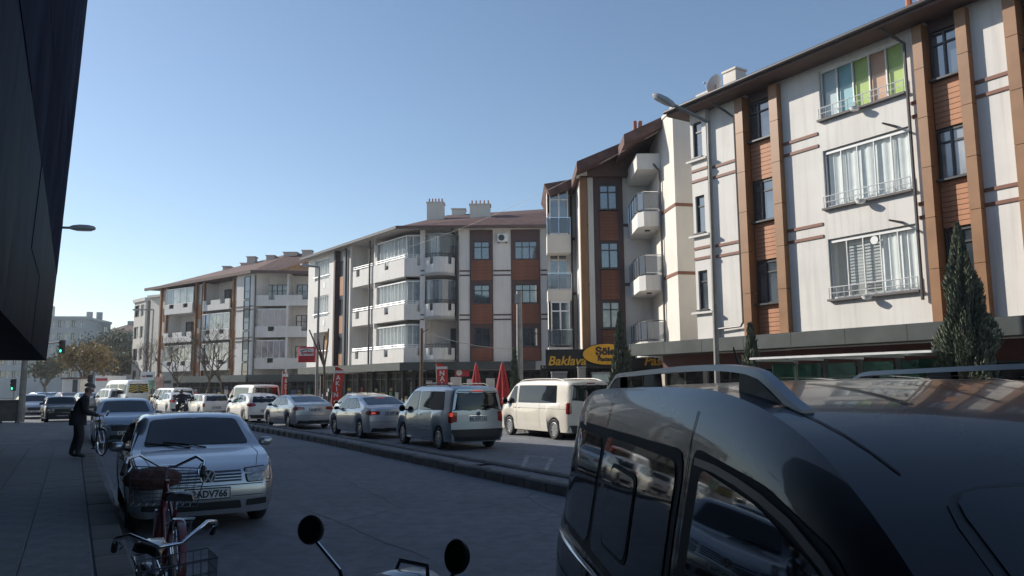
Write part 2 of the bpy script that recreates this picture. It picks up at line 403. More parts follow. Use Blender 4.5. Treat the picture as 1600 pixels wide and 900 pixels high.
def glazing(par, F, u0, u1, z0, z1, y, n, gm=None, fm=None, fw=.04):
    m = MB(F); fm = fm or WFRAME
    for i in range(n + 1):
        u = u0 + (u1 - u0) * i / n; m.box(u - fw / 2, u + fw / 2, y - .03, y + .03, z0, z1)
    m.box(u0, u1, y - .032, y + .032, z0, z0 + .05); m.box(u0, u1, y - .034, y + .034, z1 - .09, z1)
    o = m.build('balcony_glazing', fm, par)
    for i in range(n):
        a, b = u0 + (u1 - u0) * i / n + .01, u0 + (u1 - u0) * (i + 1) / n - .01
        g_ = gm[i % len(gm)] if isinstance(gm, (list, tuple)) else (gm or FILM)
        MB(F).quad((a, y, z0 + .02), (b, y, z0 + .02), (b, y, z1 - .02), (a, y, z1 - .02)).build('pane', g_, o)
    return o
def railing(par, F, u0, u1, z0, z1, y, posts=8, bars=2, mt=None, r=.018):
    m = MB(F)
    for i in range(posts + 1):
        u = u0 + (u1 - u0) * i / posts; m.cyl((u, y, z0), (u, y, z1), r * .8, n=5)
    for k in range(bars):
        z = z1 - (z1 - z0) * .5 * k; m.cyl((u0, y, z), (u1, y, z), r if k == 0 else r * .7, n=6)
    return m.build('railing', mt or RAILM, par)
def downpipe(par, F, u, z0, z1, y=-.08, r=.05, elbow=None):
    pts = [(u, y, z0), (u, y, z1)]
    if elbow: pts += [(u + elbow[0] * .5, y + elbow[1] * .3, z1 + elbow[2] * .5), (u + elbow[0], y + elbow[1], z1 + elbow[2])]
    return MB(F).tube(pts, r, 7).build('downpipe', PIPE, par, 40)
DISP = [mat('display_' + n, c, .7, var=.15, scale=5) for n, c in (('red', (.3, .04, .04)), ('white', (.4, .4, .38)), ('tan', (.3, .22, .14)), ('blue', (.07, .1, .2)), ('green', (.08, .17, .08)), ('yellow', (.4, .3, .06)), ('grey', (.18, .18, .18)))]
def display(par, F, u0, u1, y, seed, z0=.35, z1=2.2):        # posters and stock behind a shop window
    rd = random.Random(seed); u = u0 + .08
    while u < u1 - .3:
        w = rd.uniform(.25, .75); a = rd.uniform(z0, z0 + .7); h = rd.uniform(.25, .9)
        MB(F).box(u, min(u + w, u1 - .05), y - .05 - rd.uniform(0, .12), y - .012, a, min(a + h, z1)).build('display_item', rd.choice(DISP), par)
        if rd.random() < .5: MB(F).box(u, min(u + w * .8, u1 - .05), y - .04, y - .012, min(a + h, z1) + .06, min(a + h, z1) + .3).build('display_item', rd.choice(DISP), par)
        u += w + rd.uniform(.1, .5)
# ================================================================ apartment building on the right
rb = thing('apartment_building', 'white four storey apartment building with brown pilasters and orange boards on the right', 'building', (14, 22, 0), 0, world=True)
FR = frame(10.44, 25.4, -58.1)
ZW = ((4.6, 6.12), (7.6, 9.08), (10.62, 12.06))
ZG = ((4.47, 6.46), (7.5, 9.46), (10.53, 12.26))
m = MB(FR)
wall_holes(m, -4.98, -3.15, 2.9, 12.45, [])
wall_holes(m, -1.9, 3.72, 2.9, 12.45, [(0, 3.0, a, b) for a, b in ZG], t=.5)
wall_holes(m, 4.74, 6.3, 2.9, 12.45, [])
wall_holes(m, 7.4, 16, 2.9, 12.45, [(8.6, 11.6, a, b) for a, b in ZG], t=.5)
wall_holes(m, -5.82, -4.98, 3.3, 12.45, [(-5.68, -5.2, a, b) for a, b in ZW], y=-.22)
m.quad((-5.82, -.22, 3.3), (-5.82, 11, 3.3), (-5.82, 11, 12.45), (-5.82, -.22, 12.45)); m.quad((-4.98, -.22, 3.3), (-4.98, 0, 3.3), (-4.98, 0, 12.45), (-4.98, -.22, 12.45))
m.quad((-5.82, -.22, 3.3), (-4.98, -.22, 3.3), (-4.98, 0, 3.3), (-5.82, 0, 3.3))
for a, b in ((-3.15, -1.9), (3.72, 4.74), (6.3, 7.4)):
    m.quad((a, .3, 2.9), (b, .3, 2.9), (b, .3, 12.45), (a, .3, 12.45)); m.quad((a, 0, 2.9), (a, .3, 2.9), (a, .3, 12.45), (a, 0, 12.45)); m.quad((b, 0, 2.9), (b, 0, 12.45), (b, .3, 12.45), (b, .3, 2.9))
m.box(-5.8, 16, .62, 11, 2.9, 12.44)
m.build('wall', WHITE, rb)
for (a, b) in ((-3.49, -3.13), (-1.91, -1.56), (3.45, 3.74), (4.72, 5.02), (6.0, 6.32), (7.38, 7.7)):
    z = 3.45
    for h in (1.55, 1.5, 1.5, 1.5, 1.5, 1.35):
        MB(FR).box(a, b, -.24, .28, z + .008, z + h - .008).build('pilaster_panel', PILA, rb); z += h
for a, b in ((-3.1, -1.94), (3.77, 4.69), (6.35, 7.35)):
    for z0, z1 in ((3.45, 4.55), (6.18, 7.54), (9.13, 10.56)): boards(rb, FR, a, b, z0, z1, .1, BOARD)
    MB(FR).box(a, b, .1, .28, 12.1, 12.44).build('eave_shade_panel', DPANEL, rb)  # dark panel puts the eave's shadow into the colour above the top window
    for k, (z0, z1) in enumerate(ZW):
        window(rb, FR, a + .02, b - .02, z0, z1, .18, splits=(.34,) if a < 3 else (.45,), gm=GLASS if k != 1 else GLASSC if a > 3 else GLASS)
for z0, z1 in ZW: window(rb, FR, -5.68, -5.2, z0, z1, -.1, splits=(), transom=.72)
for z0, z1 in ZW: MB(FR).box(-6.0, -4.94, -.34, -.22, z0 - .16, z0 - .08).build('ledge', WHITE, rb)
for z in (10.06, 9.64, 6.96, 6.55):
    for a, b in ((-4.98, -3.5), (-1.55, -.14), (3.14, 3.44), (5.03, 5.99), (7.72, 8.4)): MB(FR).box(a, b, -.035, -.001, z, z + .1).build('trim_band', TRIM, rb)
    MB(FR).box(-5.84, -4.96, -.255, -.222, z, z + .1).build('trim_band', TRIM, rb)
PALE = mat('pale_blue_panel', (.5, .58, .62), .5, var=.06); TEAL = mat('teal_panel', (.23, .47, .53), .5, var=.06)
LIME = mat('lime_panel', (.42, .55, .08), .5, var=.06); ORNG = mat('salmon_panel', (.62, .3, .17), .5, var=.06)
for k, (z0, z1) in enumerate(ZG):
    MB(FR).box(0, 3.0, .5, .56, z0, z1).build('balcony_back', mat('room_back_grey', (.35, .35, .34), .9, var=.1), rb)  # plain mid-grey sheet behind the balcony glazing
    if k == 2:
        glazing(rb, FR, .04, 2.96, z0 + .02, z1, .12, 5)
        for i, c in enumerate((PALE, TEAL, LIME, ORNG, LIME)):
            MB(FR).box(.06 + i * .584, .6 + i * .584, .2, .215, z0 + .06, z1 - .06).build('coloured_blind', c, rb)
    else:
        glazing(rb, FR, .04, 2.96, z0 + .02, z1 - .04, .1, 5, fw=.028)
        if k == 1: curtain(rb, FR, .1, 2.92, z0 + .05, z1 - .1, .19, CURTAIN, 11, .035, 3)
        else:
            curtain(rb, FR, 1.7, 2.92, z0 + .05, z1 - .1, .19, CURTAIN, 6, .035, 5)
            BL = mat('grey_blind', (.5, .52, .53), .8, var=.1)
            for s in range(14): MB(FR).box(.6, 1.74, .24, .25, z0 + .42 + s * .1, z0 + .48 + s * .1).build('blind_slat', BL, rb)
            MB(FR).lathe([(.0001, 0), (.13, 0), (.13, .02), (.0001, .02)], 14, Matrix.Translation((1.62, .06, z1 - .28)) @ Matrix.Rotation(math.pi / 2, 4, 'X')).build('vent_disc', WFRAME, rb)
    MB(FR).box(-.06, 3.04, -.14, .08, z0 - .07, z0 - .002).build('balcony_ledge', mat('dark_ledge', (.12, .11, .11), .7), rb)
    railing(rb, FR, .0, 3.0, z0, z0 + .38, -.09, 11, 2)
    MB(FR).lathe([(.01, 0), (.12, .0), (.17, .1), (.155, .1), (.1, .02), (.01, .02)], 12, Matrix.Translation((1.45, -.26, z0 - .14))).build('balcony_lamp', WFRAME, rb, 50)
downpipe(rb, FR, 3.13, 4.15, 12.0, -.12, elbow=(-.35, -.65, .45)); downpipe(rb, FR, -3.62, 4.0, 11.7, -.12, elbow=(-.5, -.65, .62))
MB(FR).tube([(-3.62, -.12, 4.0), (-3.75, -.13, 3.85), (-5.2, -.16, 3.8), (-5.35, -.16, 3.6)], .045, 6).build('downpipe', PIPE, rb, 40)
for z in (6.55, 9.55): MB(FR).cyl((2.62, -.02, z), (2.55, -.62, z + .03), .045, .03).build('awning_bracket', PIPE, rb)
# eaves, gutter, roof
m = MB(FR); m.box(-6.35, 16.5, -.86, 4, 12.46, 12.5); m.build('soffit', SOFFIT, rb)
m = MB(FR); m.box(-6.4, 16.5, -.92, -.862, 12.44, 12.62); m.box(-6.41, -6.352, -.9, 8, 12.44, 12.62); m.build('fascia', SOFFIT, rb)
MB(FR).tube([(-6.45, -.99, 12.6), (16.5, -.99, 12.6)], .075, 8).build('gutter', GUTTER, rb, 50)
m = MB(FR); m.quad((-6.45, -.98, 12.66), (16.5, -.98, 12.66), (16.5, 5.5, 14.2), (-3, 5.5, 14.2)); m.quad((-6.45, -.98, 12.66), (-3, 5.5, 14.2), (-6.45, 11, 12.66)); m.build('roof', TILE, rb)
m = MB(FR); m.box(-5.0, -4.35, .9, 1.5, 12.8, 14.12); m.box(-5.04, -4.31, .86, 1.54, 14.12, 14.2); m.build('chimney', CREAM, rb)
m = MB(FR); m.box(-6.05, -5.3, .5, 1.3, 12.6, 13.42); m.box(-6.1, -5.25, .45, 1.35, 13.42, 13.5); m.build('chimney', CREAM, rb)
m = MB(FR); m.box(2.3, 3.1, 1.2, 1.9, 12.8, 13.75); m.build('chimney', CREAM, rb)
m = MB(FR)
for u in (2.45, 2.85): m.cyl((u, 1.5, 13.75), (u, 1.5, 14.2), .12, .1, 8)
m.build('chimney_pot', TERRA, rb, 40)
sd = thing('satellite_dish', 'white satellite dish on the roof edge of the right apartment building', 'satellite dish', FR @ Vector((-4.85, .3, 12.75)))
RM = Matrix.Rotation(R(-140), 4, 'Z') @ Matrix.Rotation(R(58), 4, 'X')
MB(RM).lathe([(.02, 0), (.22, .02), (.38, .075), (.395, .083), (.38, .09), (.22, .036), (.02, .015)], 20).build('dish', WFRAME, sd, 50).location = (0, 0, .75)
MB().cyl((0, 0, -.25), (0, 0, .75), .03).build('mast', STEEL, sd)
MB(RM).cyl((0, -.45, .1), (0, -.1, .55), .012).ball((0, -.08, .58), .05, .05, .07).build('receiver_arm', STEEL, sd).location = (0, 0, .75)
# canopy and shop fronts
m = MB(FR); m.box(-9.0, 16, -1.0, -.94, 2.94, 3.42); m.box(-9.0, 16, -.94, .0, 3.34, 3.42); m.box(-9.0, 16, -.94, .9, 2.94, 3.0); m.build('canopy', CANOPY, rb)
m = MB(FR)
for k in range(13): m.box(-8.9 + k * 2, -8.89 + k * 2, -1.006, -1.0, 2.94, 3.42)
m.build('canopy_joint', DARKW, rb)
MB(FR).box(-8.6, 16, .5, .6, 2.35, 2.94).build('fascia', MAROON, rb)
for k in range(10):
    u = -8.6 + k * 2.4
    window(rb, FR, u + .1, u + 2.3, .3, 2.34, .62, splits=(.5,), transom=.0, gm=SHOPG, sill=False); display(rb, FR, u + .15, u + 2.2, .57, k)
    MB(FR).box(u - .12, u + .1, .48, .8, .15, 2.35).build('pillar', CONC if k % 3 else mat('cream_pillar', (.5, .46, .4), .8), rb)
MB(FR).box(-8.6, 16, .75, .85, .1, 2.94).build('shop_wall', DARKW, rb)

# ================================================================ middle building with the pastry shop
mb_ = thing('apartment_building', 'white apartment building with reddish boards and glass balconies above the pastry shop', 'building', (6, 41, 0), 0, world=True)
I = Matrix.Identity(4)
ZB = ((4.57, 5.9), (7.6, 8.93), (10.63, 11.93))
m = MB()
wall_holes(m, 3.55, 7.2, 2.7, 12.7, [(4.5, 5.42, a, b) for a, b in ZB], y=39.16, t=.2)
m.box(3.56, 7.2, 39.4, 52, 2.7, 12.7)
m.quad((3.55, 39.16, 2.7), (3.55, 39.16, 12.7), (3.55, 52, 12.7), (3.55, 52, 2.7))
m.quad((7.2, 39.16, 2.7), (7.2, 36, 2.7), (7.2, 36, 13), (7.2, 39.16, 13))
wall_holes(m, 1.95, 3.55, 2.7, 12.5, [(2.05, 3.1, a, b) for a, b in ((3.85, 6.2), (6.95, 9.1), (9.85, 12.3))], y=42.6, t=.3)
m.box(2.8, 3.54, 42.95, 52, 2.7, 12.5); m.quad((1.95, 42.6, 2.7), (1.95, 42.6, 12.5), (2.75, 53.4, 12.5), (2.75, 53.4, 2.7))
m.build('wall', WHITE, mb_)
m = MB(); m.slab([(7.02, 36.2), (7.3, 34.0), (10.5, 34.7), (12, 44), (7.2, 44)], 2.9, 14.05); m.slab([(6.96, 36.3), (7.26, 33.93), (10.6, 34.6), (10.6, 36), (7.2, 36.3)], 14.05, 14.2); m.build('pier', CREAM, mb_)
for z in (9.62, 6.55): m = MB(); m.slab([(6.99, 36.1), (7.28, 33.97), (10.4, 34.65), (10.4, 34.8), (7.4, 34.15), (7.1, 36.2)], z, z + .14); m.build('trim_band', TRIM, mb_)
m = MB(); m.box(3.5, 3.86, 38.9, 39.3, 2.9, 12.7); m.build('pilaster', PILA, mb_)
MB().box(3.3, 3.86, 38.6, 39.2, 12.3, 12.75).build('capital', WHITE, mb_)
MB().box(3.9, 4.18, 39.0, 39.15, 3.6, 12.6).build('pilaster', WHITE, mb_)
m = MB(); wall_holes(m, 4.2, 5.7, 3.4, 12.58, [(4.5, 5.42, a, b) for a, b in ZB], y=39.08, t=.1); m.quad((4.2, 39.08, 3.4), (4.2, 39.08, 12.58), (4.2, 39.16, 12.58), (4.2, 39.16, 3.4)); m.build('panel', DPANEL, mb_)
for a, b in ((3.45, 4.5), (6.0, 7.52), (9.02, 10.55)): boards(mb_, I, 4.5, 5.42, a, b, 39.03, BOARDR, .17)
for k, (a, b) in enumerate(ZB): window(mb_, I, 4.51, 5.41, a, b, 39.16, transom=.7, gm=GLASS if k else GLASSC)
for z in (9.75, 6.7):
    for a, b in ((3.87, 4.19), (5.71, 6.25)): MB().box(a, b, 39.1, 39.15, z, z + .14).build('trim_band', DPANEL, mb_)
    MB().box(3.12, 3.5, 42.53, 42.59, z - .05, z + .1).build('trim_band', DPANEL, mb_)
def glass_balcony(par, x0, x1, y0, y1, z, h=.95, slab=.7, chamfer=.25):
    b = MB(); b.slab([(x0 + chamfer, y0), (x1, y0), (x1, y1), (x0, y1), (x0, y0 + chamfer * 1.4)], z - slab, z); o = b.build('balcony', WHITE, par)
    P = [(x1, y0 + .03), (x0 + chamfer, y0 + .03), (x0 + .02, y0 + chamfer * 1.4), (x0 + .02, y1)]
    b = MB()
    for (ax, ay), (bx, by) in zip(P, P[1:]):
        n = max(1, round(math.hypot(bx - ax, by - ay) / .7))
        for i in range(n + 1):
            x, y = ax + (bx - ax) * i / n, ay + (by - ay) * i / n; b.cyl((x, y, z), (x, y, z + h), .022, n=6)
        b.cyl((ax, ay, z + h), (bx, by, z + h), .03, n=6); b.cyl((ax, ay, z + .12), (bx, by, z + .12), .015, n=6)
    b.build('railing', CHROME, o)
    for (ax, ay), (bx, by) in zip(P, P[1:]):
        MB().quad((ax, ay, z + .12), (bx, by, z + .12), (bx, by, z + h - .06), (ax, ay, z + h - .06)).build('glass_panel', RAILGLASS, o)
    MB().lathe([(.0001, 0), (.14, 0), (.13, -.05), (.0001, -.06)], 12, Matrix.Translation(((x0 + x1) / 2, (y0 + y1) / 2 - .6, z - slab - .001))).build('ceiling_lamp', FRAME, o)
    return o
for k, z in enumerate((3.72, 6.78, 9.8)): glass_balcony(mb_, 5.95, 7.1, 35.85, 39.1, z)
m = MB(); m.box(5.95, 7.05, 35.9, 39.1, 11.85, 12.6); m.build('balcony_roof', WHITE, mb_)
for k, (a, b) in enumerate(((3.85, 5.85), (6.9, 8.9), (9.9, 11.8))): window(mb_, Matrix.Translation((7.19, 38.9, 0)) @ Matrix.Rotation(-math.pi / 2, 4, 'Z'), .2, 1.2, a, b, -.03, sill=False)
for k, z in enumerate((3.76, 6.8, 9.84)):
    if k != 0: MB().box(1.92, 3.2, 41.55, 42.6, z - 1.0 if k == 2 else z - .55, z).build('balcony', CREAM, mb_)
    o = MB().box(1.9, 3.2, 41.5, 41.52, z + .9, z + .94)
    for x in (1.92, 2.55, 3.18): o.cyl((x, 41.52, z), (x, 41.52, z + .92), .022, n=6)
    o = o.build('railing', CHROME, mb_)
    MB().quad((1.93, 41.53, z + .08), (3.17, 41.53, z + .08), (3.17, 41.53, z + .86), (1.93, 41.53, z + .86)).build('glass_panel', RAILGLASS, o)
MB().box(1.92, 3.2, 41.6, 42.6, 3.6, 3.75).build('balcony', WHITE, mb_)
for k, (a, b) in enumerate(((3.85, 6.2), (6.95, 9.1), (9.85, 12.3))):
    window(mb_, I, 2.06, 3.09, a, b, 41.62 if k != 1 else 42.75, transom=.78, fm=WFRAME, gm=GLASS, fw=.075, sill=False)
    if k != 1:
        q = MB()
        for x in (1.95, 3.12): q.quad((x, 41.6, a), (x, 42.6, a), (x, 42.6, b + .1), (x, 41.6, b + .1))
        q.box(1.93, 3.16, 41.58, 42.6, b, b + .14); q.build('bay_side', WHITE, mb_)
downpipe(mb_, I, 3.32, 2.9, 12.2, 42.5, .055); downpipe(mb_, I, 6.98, 3.0, 11.7, 35.75, .05, elbow=(-.35, .3, .55))
# roofs: stepped rakes rising to the right
def rake(p, q, y0, y1, t=.28, name='roof'):
    m_ = MB(); m_.prism([(p.x, p.z), (q.x, q.z), (q.x, q.z - t), (p.x, p.z - t)], y0, y1); return m_.build(name, TILE, mb_)
p, q = A(850, 288, 41.3), A(900, 279, 41.3); MB().prism([(p.x, p.z), (3.6, p.z + .3), (3.6, p.z - .15), (p.x + .3, p.z - .6)], 41.2, 46).build('roof', TILE, mb_)
p, q = A(901, 253, 37.6), A(975, 222, 37.6); rake(p, q, 37.5, 44, .45)
p, q = A(972, 216, 36.0), A(1042, 184, 36.0); rake(p, q, 35.4, 44, .5)
p0, q0 = A(905, 268, 37.9), A(985, 244, 37.9); m = MB(); m.prism([(p0.x + .1, 12.3), (7.15, 12.3), (7.15, 14.6), (q0.x, q0.z + .4), (p0.x + .1, p0.z)], 38.7, 40); m.build('gable', SOFFIT, mb_)
m = MB()
for x in (6.42, 6.7): m.cyl((x, 39, 14.2), (x, 39, 15.25), .13, .1, 8)
m.build('chimney_pot', TERRA, mb_, 40)
# sign board and ground floor
DK = mat('sign_black', (.018, .017, .018), .5, var=.1); GOLD = mat('sign_gold', (.75, .42, .04), .5, var=.08); OVAL = mat('sign_orange', (.85, .42, .02), .45, var=.05)
m = MB(); m.box(1.6, 8.3, 38.0, 38.25, 2.55, 3.48); sg = m.build('shop_sign_board', DK); tag(sg, 'long black shop sign board reading Baklava with an orange oval', 'sign')
for t, x, z, sz in (('Baklava', 2.62, 2.72, .62), ('Pasta', 7.0, 2.68, .62)):
    put('sign_lettering', text_mesh(t, sz, GOLD, .02, .25, .012), sg, Matrix.Translation((x, 37.97, z)))
ov = MB(Matrix.Translation((4.55, 37.92, 3.22)) @ Matrix.Rotation(math.pi / 2, 4, 'X') @ Matrix.Diagonal((1.15, .5, 1, 1)))
ov.lathe([(.0001, .04), (1, .04), (1, -.06)], 40); o = ov.build('oval_plate', OVAL, sg)
ov = MB(Matrix.Translation((4.55, 37.93, 3.22)) @ Matrix.Rotation(math.pi / 2, 4, 'X') @ Matrix.Diagonal((1.19, .54, 1, 1))); ov.lathe([(.0001, .03), (1, .03), (1, -.08)], 40); ov.build('oval_rim', DK, sg)
put('oval_lettering', text_mesh('Şölen', .5, DK, .01, 0, .022), o, Matrix.Translation((4.6, 37.87, 3.2)))
put('oval_lettering', text_mesh('Pastanesi', .27, DK, .01, .15, .012), o, Matrix.Translation((4.6, 37.87, 2.9)))
m = MB(); m.box(1.4, 9, 39.6, 39.7, .1, 2.75); m.build('shop_wall', DARKW, mb_)
for k in range(5):
    window(mb_, I, 1.7 + k * 1.4, 2.95 + k * 1.4, .35, 2.5, 39.5, splits=(.5,), transom=.8, gm=SHOPG, sill=False); display(mb_, I, 1.75 + k * 1.4, 2.9 + k * 1.4, 39.44, 40 + k)
MB().box(1.5, 9, 38.3, 39.6, 2.6, 2.7).build('canopy', CANOPY, mb_)
# ================================================================ corner building with rounded balconies
cb = thing('apartment_building', 'white corner apartment building with curved balconies and reddish panels under a brown hip roof', 'building', (-3, 58, 0), 0, world=True)
FS = frame(-7.45, 53.5, -51.5)       # street facade, local x runs towards the corner (u<0 is further down the street)
ZP = ((4.38, 5.66), (7.37, 8.66), (10.42, 11.7))
Y1 = 53.45
m = MB()
hol = [(-2.64, -1.53, a, b) for a, b in ZP] + [(.2, 1.76, a, b) for a, b in ZP]
wall_holes(m, -3.7, 6, 2.8, 12.6, hol, y=Y1, t=.2)
m.box(-3.7, 6, Y1 + .25, 66, 2.8, 12.6)
m.box(-7.3, -3.75, 55.0, 66, 2.8, 12.6)                         # core behind the corner balconies
m.box(-6.35, -6.0, Y1 - .0, 55, 2.8, 12.55)
m.M = FS
m.box(-8.1, -.1, 1.7, 10, 2.8, 12.6)
wall_holes(m, -8.95, -7.95, 2.8, 12.6, [], y=0); m.quad((-7.95, 0, 2.8), (-7.95, 0, 12.6), (-7.95, 1.7, 12.6), (-7.95, 1.7, 2.8))
wall_holes(m, -11.75, -10.85, 2.8, 12.6, [], y=0); m.box(-11.7, -8.1, .4, 10, 2.8, 12.6)
wall_holes(m, -15.9, -11.75, 2.8, 12.6, [(-14.6, -11.9, a, b) for a, b in ((4.35, 6.2), (7.4, 9.2), (10.5, 12.3))], y=0, t=.6)
m.box(-15.9, -11.7, .65, 10, 2.8, 12.6)
m.quad((-4.4, 0.02, 2.8), (-4.25, .02, 2.8), (-4.25, .02, 12.6), (-4.4, .02, 12.6))
m.build('wall', WHITE, cb)
for a, b in ((-2.9, -1.3), (-.05, 1.97)):
    w0, w1 = (-2.64, -1.53) if a < -1 else (.2, 1.76)
    q = MB(); wall_holes(q, a, b, 3.4, 12.5, [(w0, w1, c, d) for c, d in ZP], y=Y1 - .06, t=.06); q.quad((a, Y1 - .06, 3.4), (a, Y1 - .06, 12.5), (a, Y1, 12.5), (a, Y1, 3.4)); q.build('panel', DPANEL, cb)
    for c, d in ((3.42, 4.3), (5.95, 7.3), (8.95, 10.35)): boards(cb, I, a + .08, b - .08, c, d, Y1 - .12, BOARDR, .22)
    for k, (c, d) in enumerate(ZP): window(cb, I, w0 + .01, w1 - .01, c, d, Y1 + .06, splits=(.5,) if a < -1 else (.33, .66), transom=.68, gm=GLASS, sill=False)
for z in (9.58, 9.27, 6.52, 6.2):
    for a, b in ((-3.62, -2.92), (-1.28, -.07), (1.99, 2.8)): MB().box(a, b, Y1 - .03, Y1 - .001, z, z + .1).build('trim_band', DPANEL, cb)
    MB().box(-6.3, -6.05, Y1 - .03, Y1 - .001, z + .05, z + .13).build('trim_band', DPANEL, cb)
# rounded bay balconies on the front and wrap-round balconies on the corner
def arc(x0, x1, y, d, n=10):
    return [(x0 + (x1 - x0) * i / n, y - d * math.sin(math.pi * i / n) ** .7) for i in range(n + 1)]
for k, (zb, zt) in enumerate(((3.36, 4.32), (6.3, 7.34), (9.3, 10.55))):
    P = arc(-6.02, -3.95, Y1, .75)
    o = MB().slab(P + [(-3.95, Y1 + 1.5), (-6.02, Y1 + 1.5)], zb, zb + .18)
    for (ax, ay), (bx, by) in zip(P, P[1:]):
        low = zt - .48 if (abs((ax + bx) / 2 + 5.6) < .1 or abs((ax + bx) / 2 + 4.35) < .1) else zt
        o.add([(ax, ay, zb), (bx, by, zb), (bx, by, low), (ax, ay, low), (ax, ay + .12, zb), (bx, by + .12, zb), (bx, by + .12, low), (ax, ay + .12, low)], [(0, 1, 2, 3), (7, 6, 5, 4), (3, 2, 6, 7), (0, 3, 7, 4), (1, 5, 6, 2)])
    o = o.build('balcony', WHITE, cb)
    q = MB(); q.tube([(x, y + .03, zt + .24) for x, y in P], .025, 5); q.tube([(x, y + .03, zt + .1) for x, y in P], .015, 5)
    for x, y in P: q.cyl((x, y + .03, zt - .45), (x, y + .03, zt + .24), .016, n=5)
    q.build('railing', GUTTER, o)
    if k > 0:
        q = MB(); n = len(P)
        for i in (0, 2, 4, 5, 6, 8, 10): x, y = P[i]; q.box(x - .02, x + .02, y + .1, y + .14, zt, zt + 1.66)
        q.tube([(x, y + .12, zt + 1.62) for x, y in P], .04, 4); q.build('balcony_glazing', STEEL, cb)
        for (ax, ay), (bx, by) in zip(P, P[1:]): MB().quad((ax, ay + .12, zt), (bx, by + .12, zt), (bx, by + .12, zt + 1.64), (ax, ay + .12, zt + 1.64)).build('pane', FILM if k == 2 else RAILGLASS, cb)
        curtain(cb, I, -5.7, -5.0 if k == 2 else -4.9, zt, zt + 1.6, Y1 + .1, CURTAIN, 5, .03, k)
    MB().box(-4.35, -3.98, 54.9, 54.99, zb + .2, zb + 2.4).build('balcony_door', FRAME, cb)
    # wrap-round parapet: street side, then the short front side
    w = MB(FS); u = -7.7
    while u < -.01:
        u1 = min(0, u + .55); mid = (u + u1) / 2
        low = zt - .5 if (abs(mid + 6.9) < .28 or abs(mid + 2.7) < .28) else zt
        w.box(u, u1, -.0, .12, zb, low); u = u1
    w.box(-7.7, -.02, .12, 1.7, zb, zb + .16); w.M = I
    w.box(-7.44, -6.55, Y1 + .02, Y1 + .14, zb, zt); w.box(-6.55, -6.3, Y1 + .02, Y1 + .14, zb, zt - .5)
    w.box(-7.4, -6.3, Y1 + .14, 55, zb, zb + .16)
    w = w.build('balcony', WHITE, cb)
    q = MB(FS)
    for zz in (zt + .12, zt + .26): q.cyl((-7.7, .06, zz), (0, .06, zz), .026, n=5)
    for i in range(15): q.cyl((-7.7 + .55 * i, .06, zt - .5), (-7.7 + .55 * i, .06, zt + .26), .018, n=5)
    q.M = I
    for zz in (zt + .12, zt + .26): q.cyl((-7.42, Y1 + .08, zz), (-6.3, Y1 + .08, zz), .026, n=5)
    for x in (-6.6, -6.5, -6.4, -6.3): q.cyl((x, Y1 + .08, zt - .5), (x, Y1 + .08, zt + .26), .018, n=5)
    q.build('railing', RAILM, w)
    glazing(cb, FS, -4.2, -.06, zt + .02, zt + 1.68, .2, 8, FILM); glazing(cb, I, -7.35, -6.36, zt + .02, zt + 1.68, Y1 + .22, 2, FILM)
    if k == 2:
        MB(FS).box(-4.1, -1.9, .4, .42, zt - .3, zt + 1.6).build('roller_blind', mat('white_blind', (.62, .64, .65), .8, var=.04), cb)
        MB(FS).box(-1.85, -.2, .42, .44, zt - .3, zt + 1.6).build('roller_blind', mat('grey_white_blind', (.5, .52, .54), .8, var=.04), cb)
    else: curtain(cb, FS, -4.1, -.2, zt - .3, zt + 1.6, .45, CURTAIN, 24, .05, 10 + k)
    curtain(cb, I, -7.2, -6.4, zt - .3, zt + 1.6, Y1 + .4, mat('grey_curtain', (.4, .42, .44), .9), 6, .03, 20 + k)
    MB(FS).box(-4.75, -4.35, .3, 1.7, zb + .16, zb + 2.9).build('partition', WHITE, cb)
    MB(FS).box(-5.6, -5.0, 1.6, 1.68, zb + .16, zb + 2.2).build('balcony_door', FRAME, cb)
    # far loggia beyond the boarded strip
    z0, z1 = ((4.35, 6.2), (7.4, 9.2), (10.5, 12.3))[k]
    if k: glazing(cb, FS, -14.55, -11.95, z0, z1, .1, 6, FILM); curtain(cb, FS, -14.5, -12, z0, z1, .3, CURTAIN, 14, .04, 30 + k)
    else: MB(FS).box(-13.6, -12.1, .55, .6, z0 - .9, z1).build('balcony_door', mat('orange_door', (.4, .2, .05), .6), cb)
    q = MB(FS); q.cyl((-14.7, -.06, z0 + .3), (-11.8, -.06, z0 + .3), .03, n=5); q.box(-12.9, -12.5, -.02, .05, z0 - .7, z0 - .25); q.build('railing', RAILM, cb)
boards_u = (-10.8, -9.0)
for c, d in ((3.42, 4.3), (5.9, 7.3), (8.9, 10.4)): boards(cb, FS, -10.1, -9.1, c, d, .1, BOARD, .17)
for c, d in ZP: window(cb, FS, -10.75, -9.1, c, d, .25, splits=(.5,), transom=.0, gm=GLASS, sill=False)
MB(FS).box(-10.85, -10.6, -.1, .3, 3.4, 12.5).build('pilaster', DPANEL, cb); MB(FS).box(-9.05, -8.7, -.15, .3, 3.4, 12.5).build('pilaster', PIPE, cb)
downpipe(cb, FS, -8.2, 2.9, 12.3, -.12, .06); downpipe(cb, FS, -4.8, 3.3, 12.5, -.12, .07); downpipe(cb, I, -3.72, 3.2, 12.1, Y1 - .1, .06, elbow=(-.4, -.5, .4))
ac = thing('air_conditioner', 'white outdoor air conditioner unit high on the corner building wall', 'air conditioner', (-.62, Y1 - .2, 11.55), 0)
MB().cbox(-.36, .36, -.15, .15, .06, .62, .02).build('casing', WFRAME, ac)
MB(Matrix.Translation((-.08, -.155, .34)) @ Matrix.Rotation(math.pi / 2, 4, 'X')).lathe([(.0001, 0), (.2, 0), (.21, .01), (.22, .0)], 18).build('fan_grille', FRAME, ac)
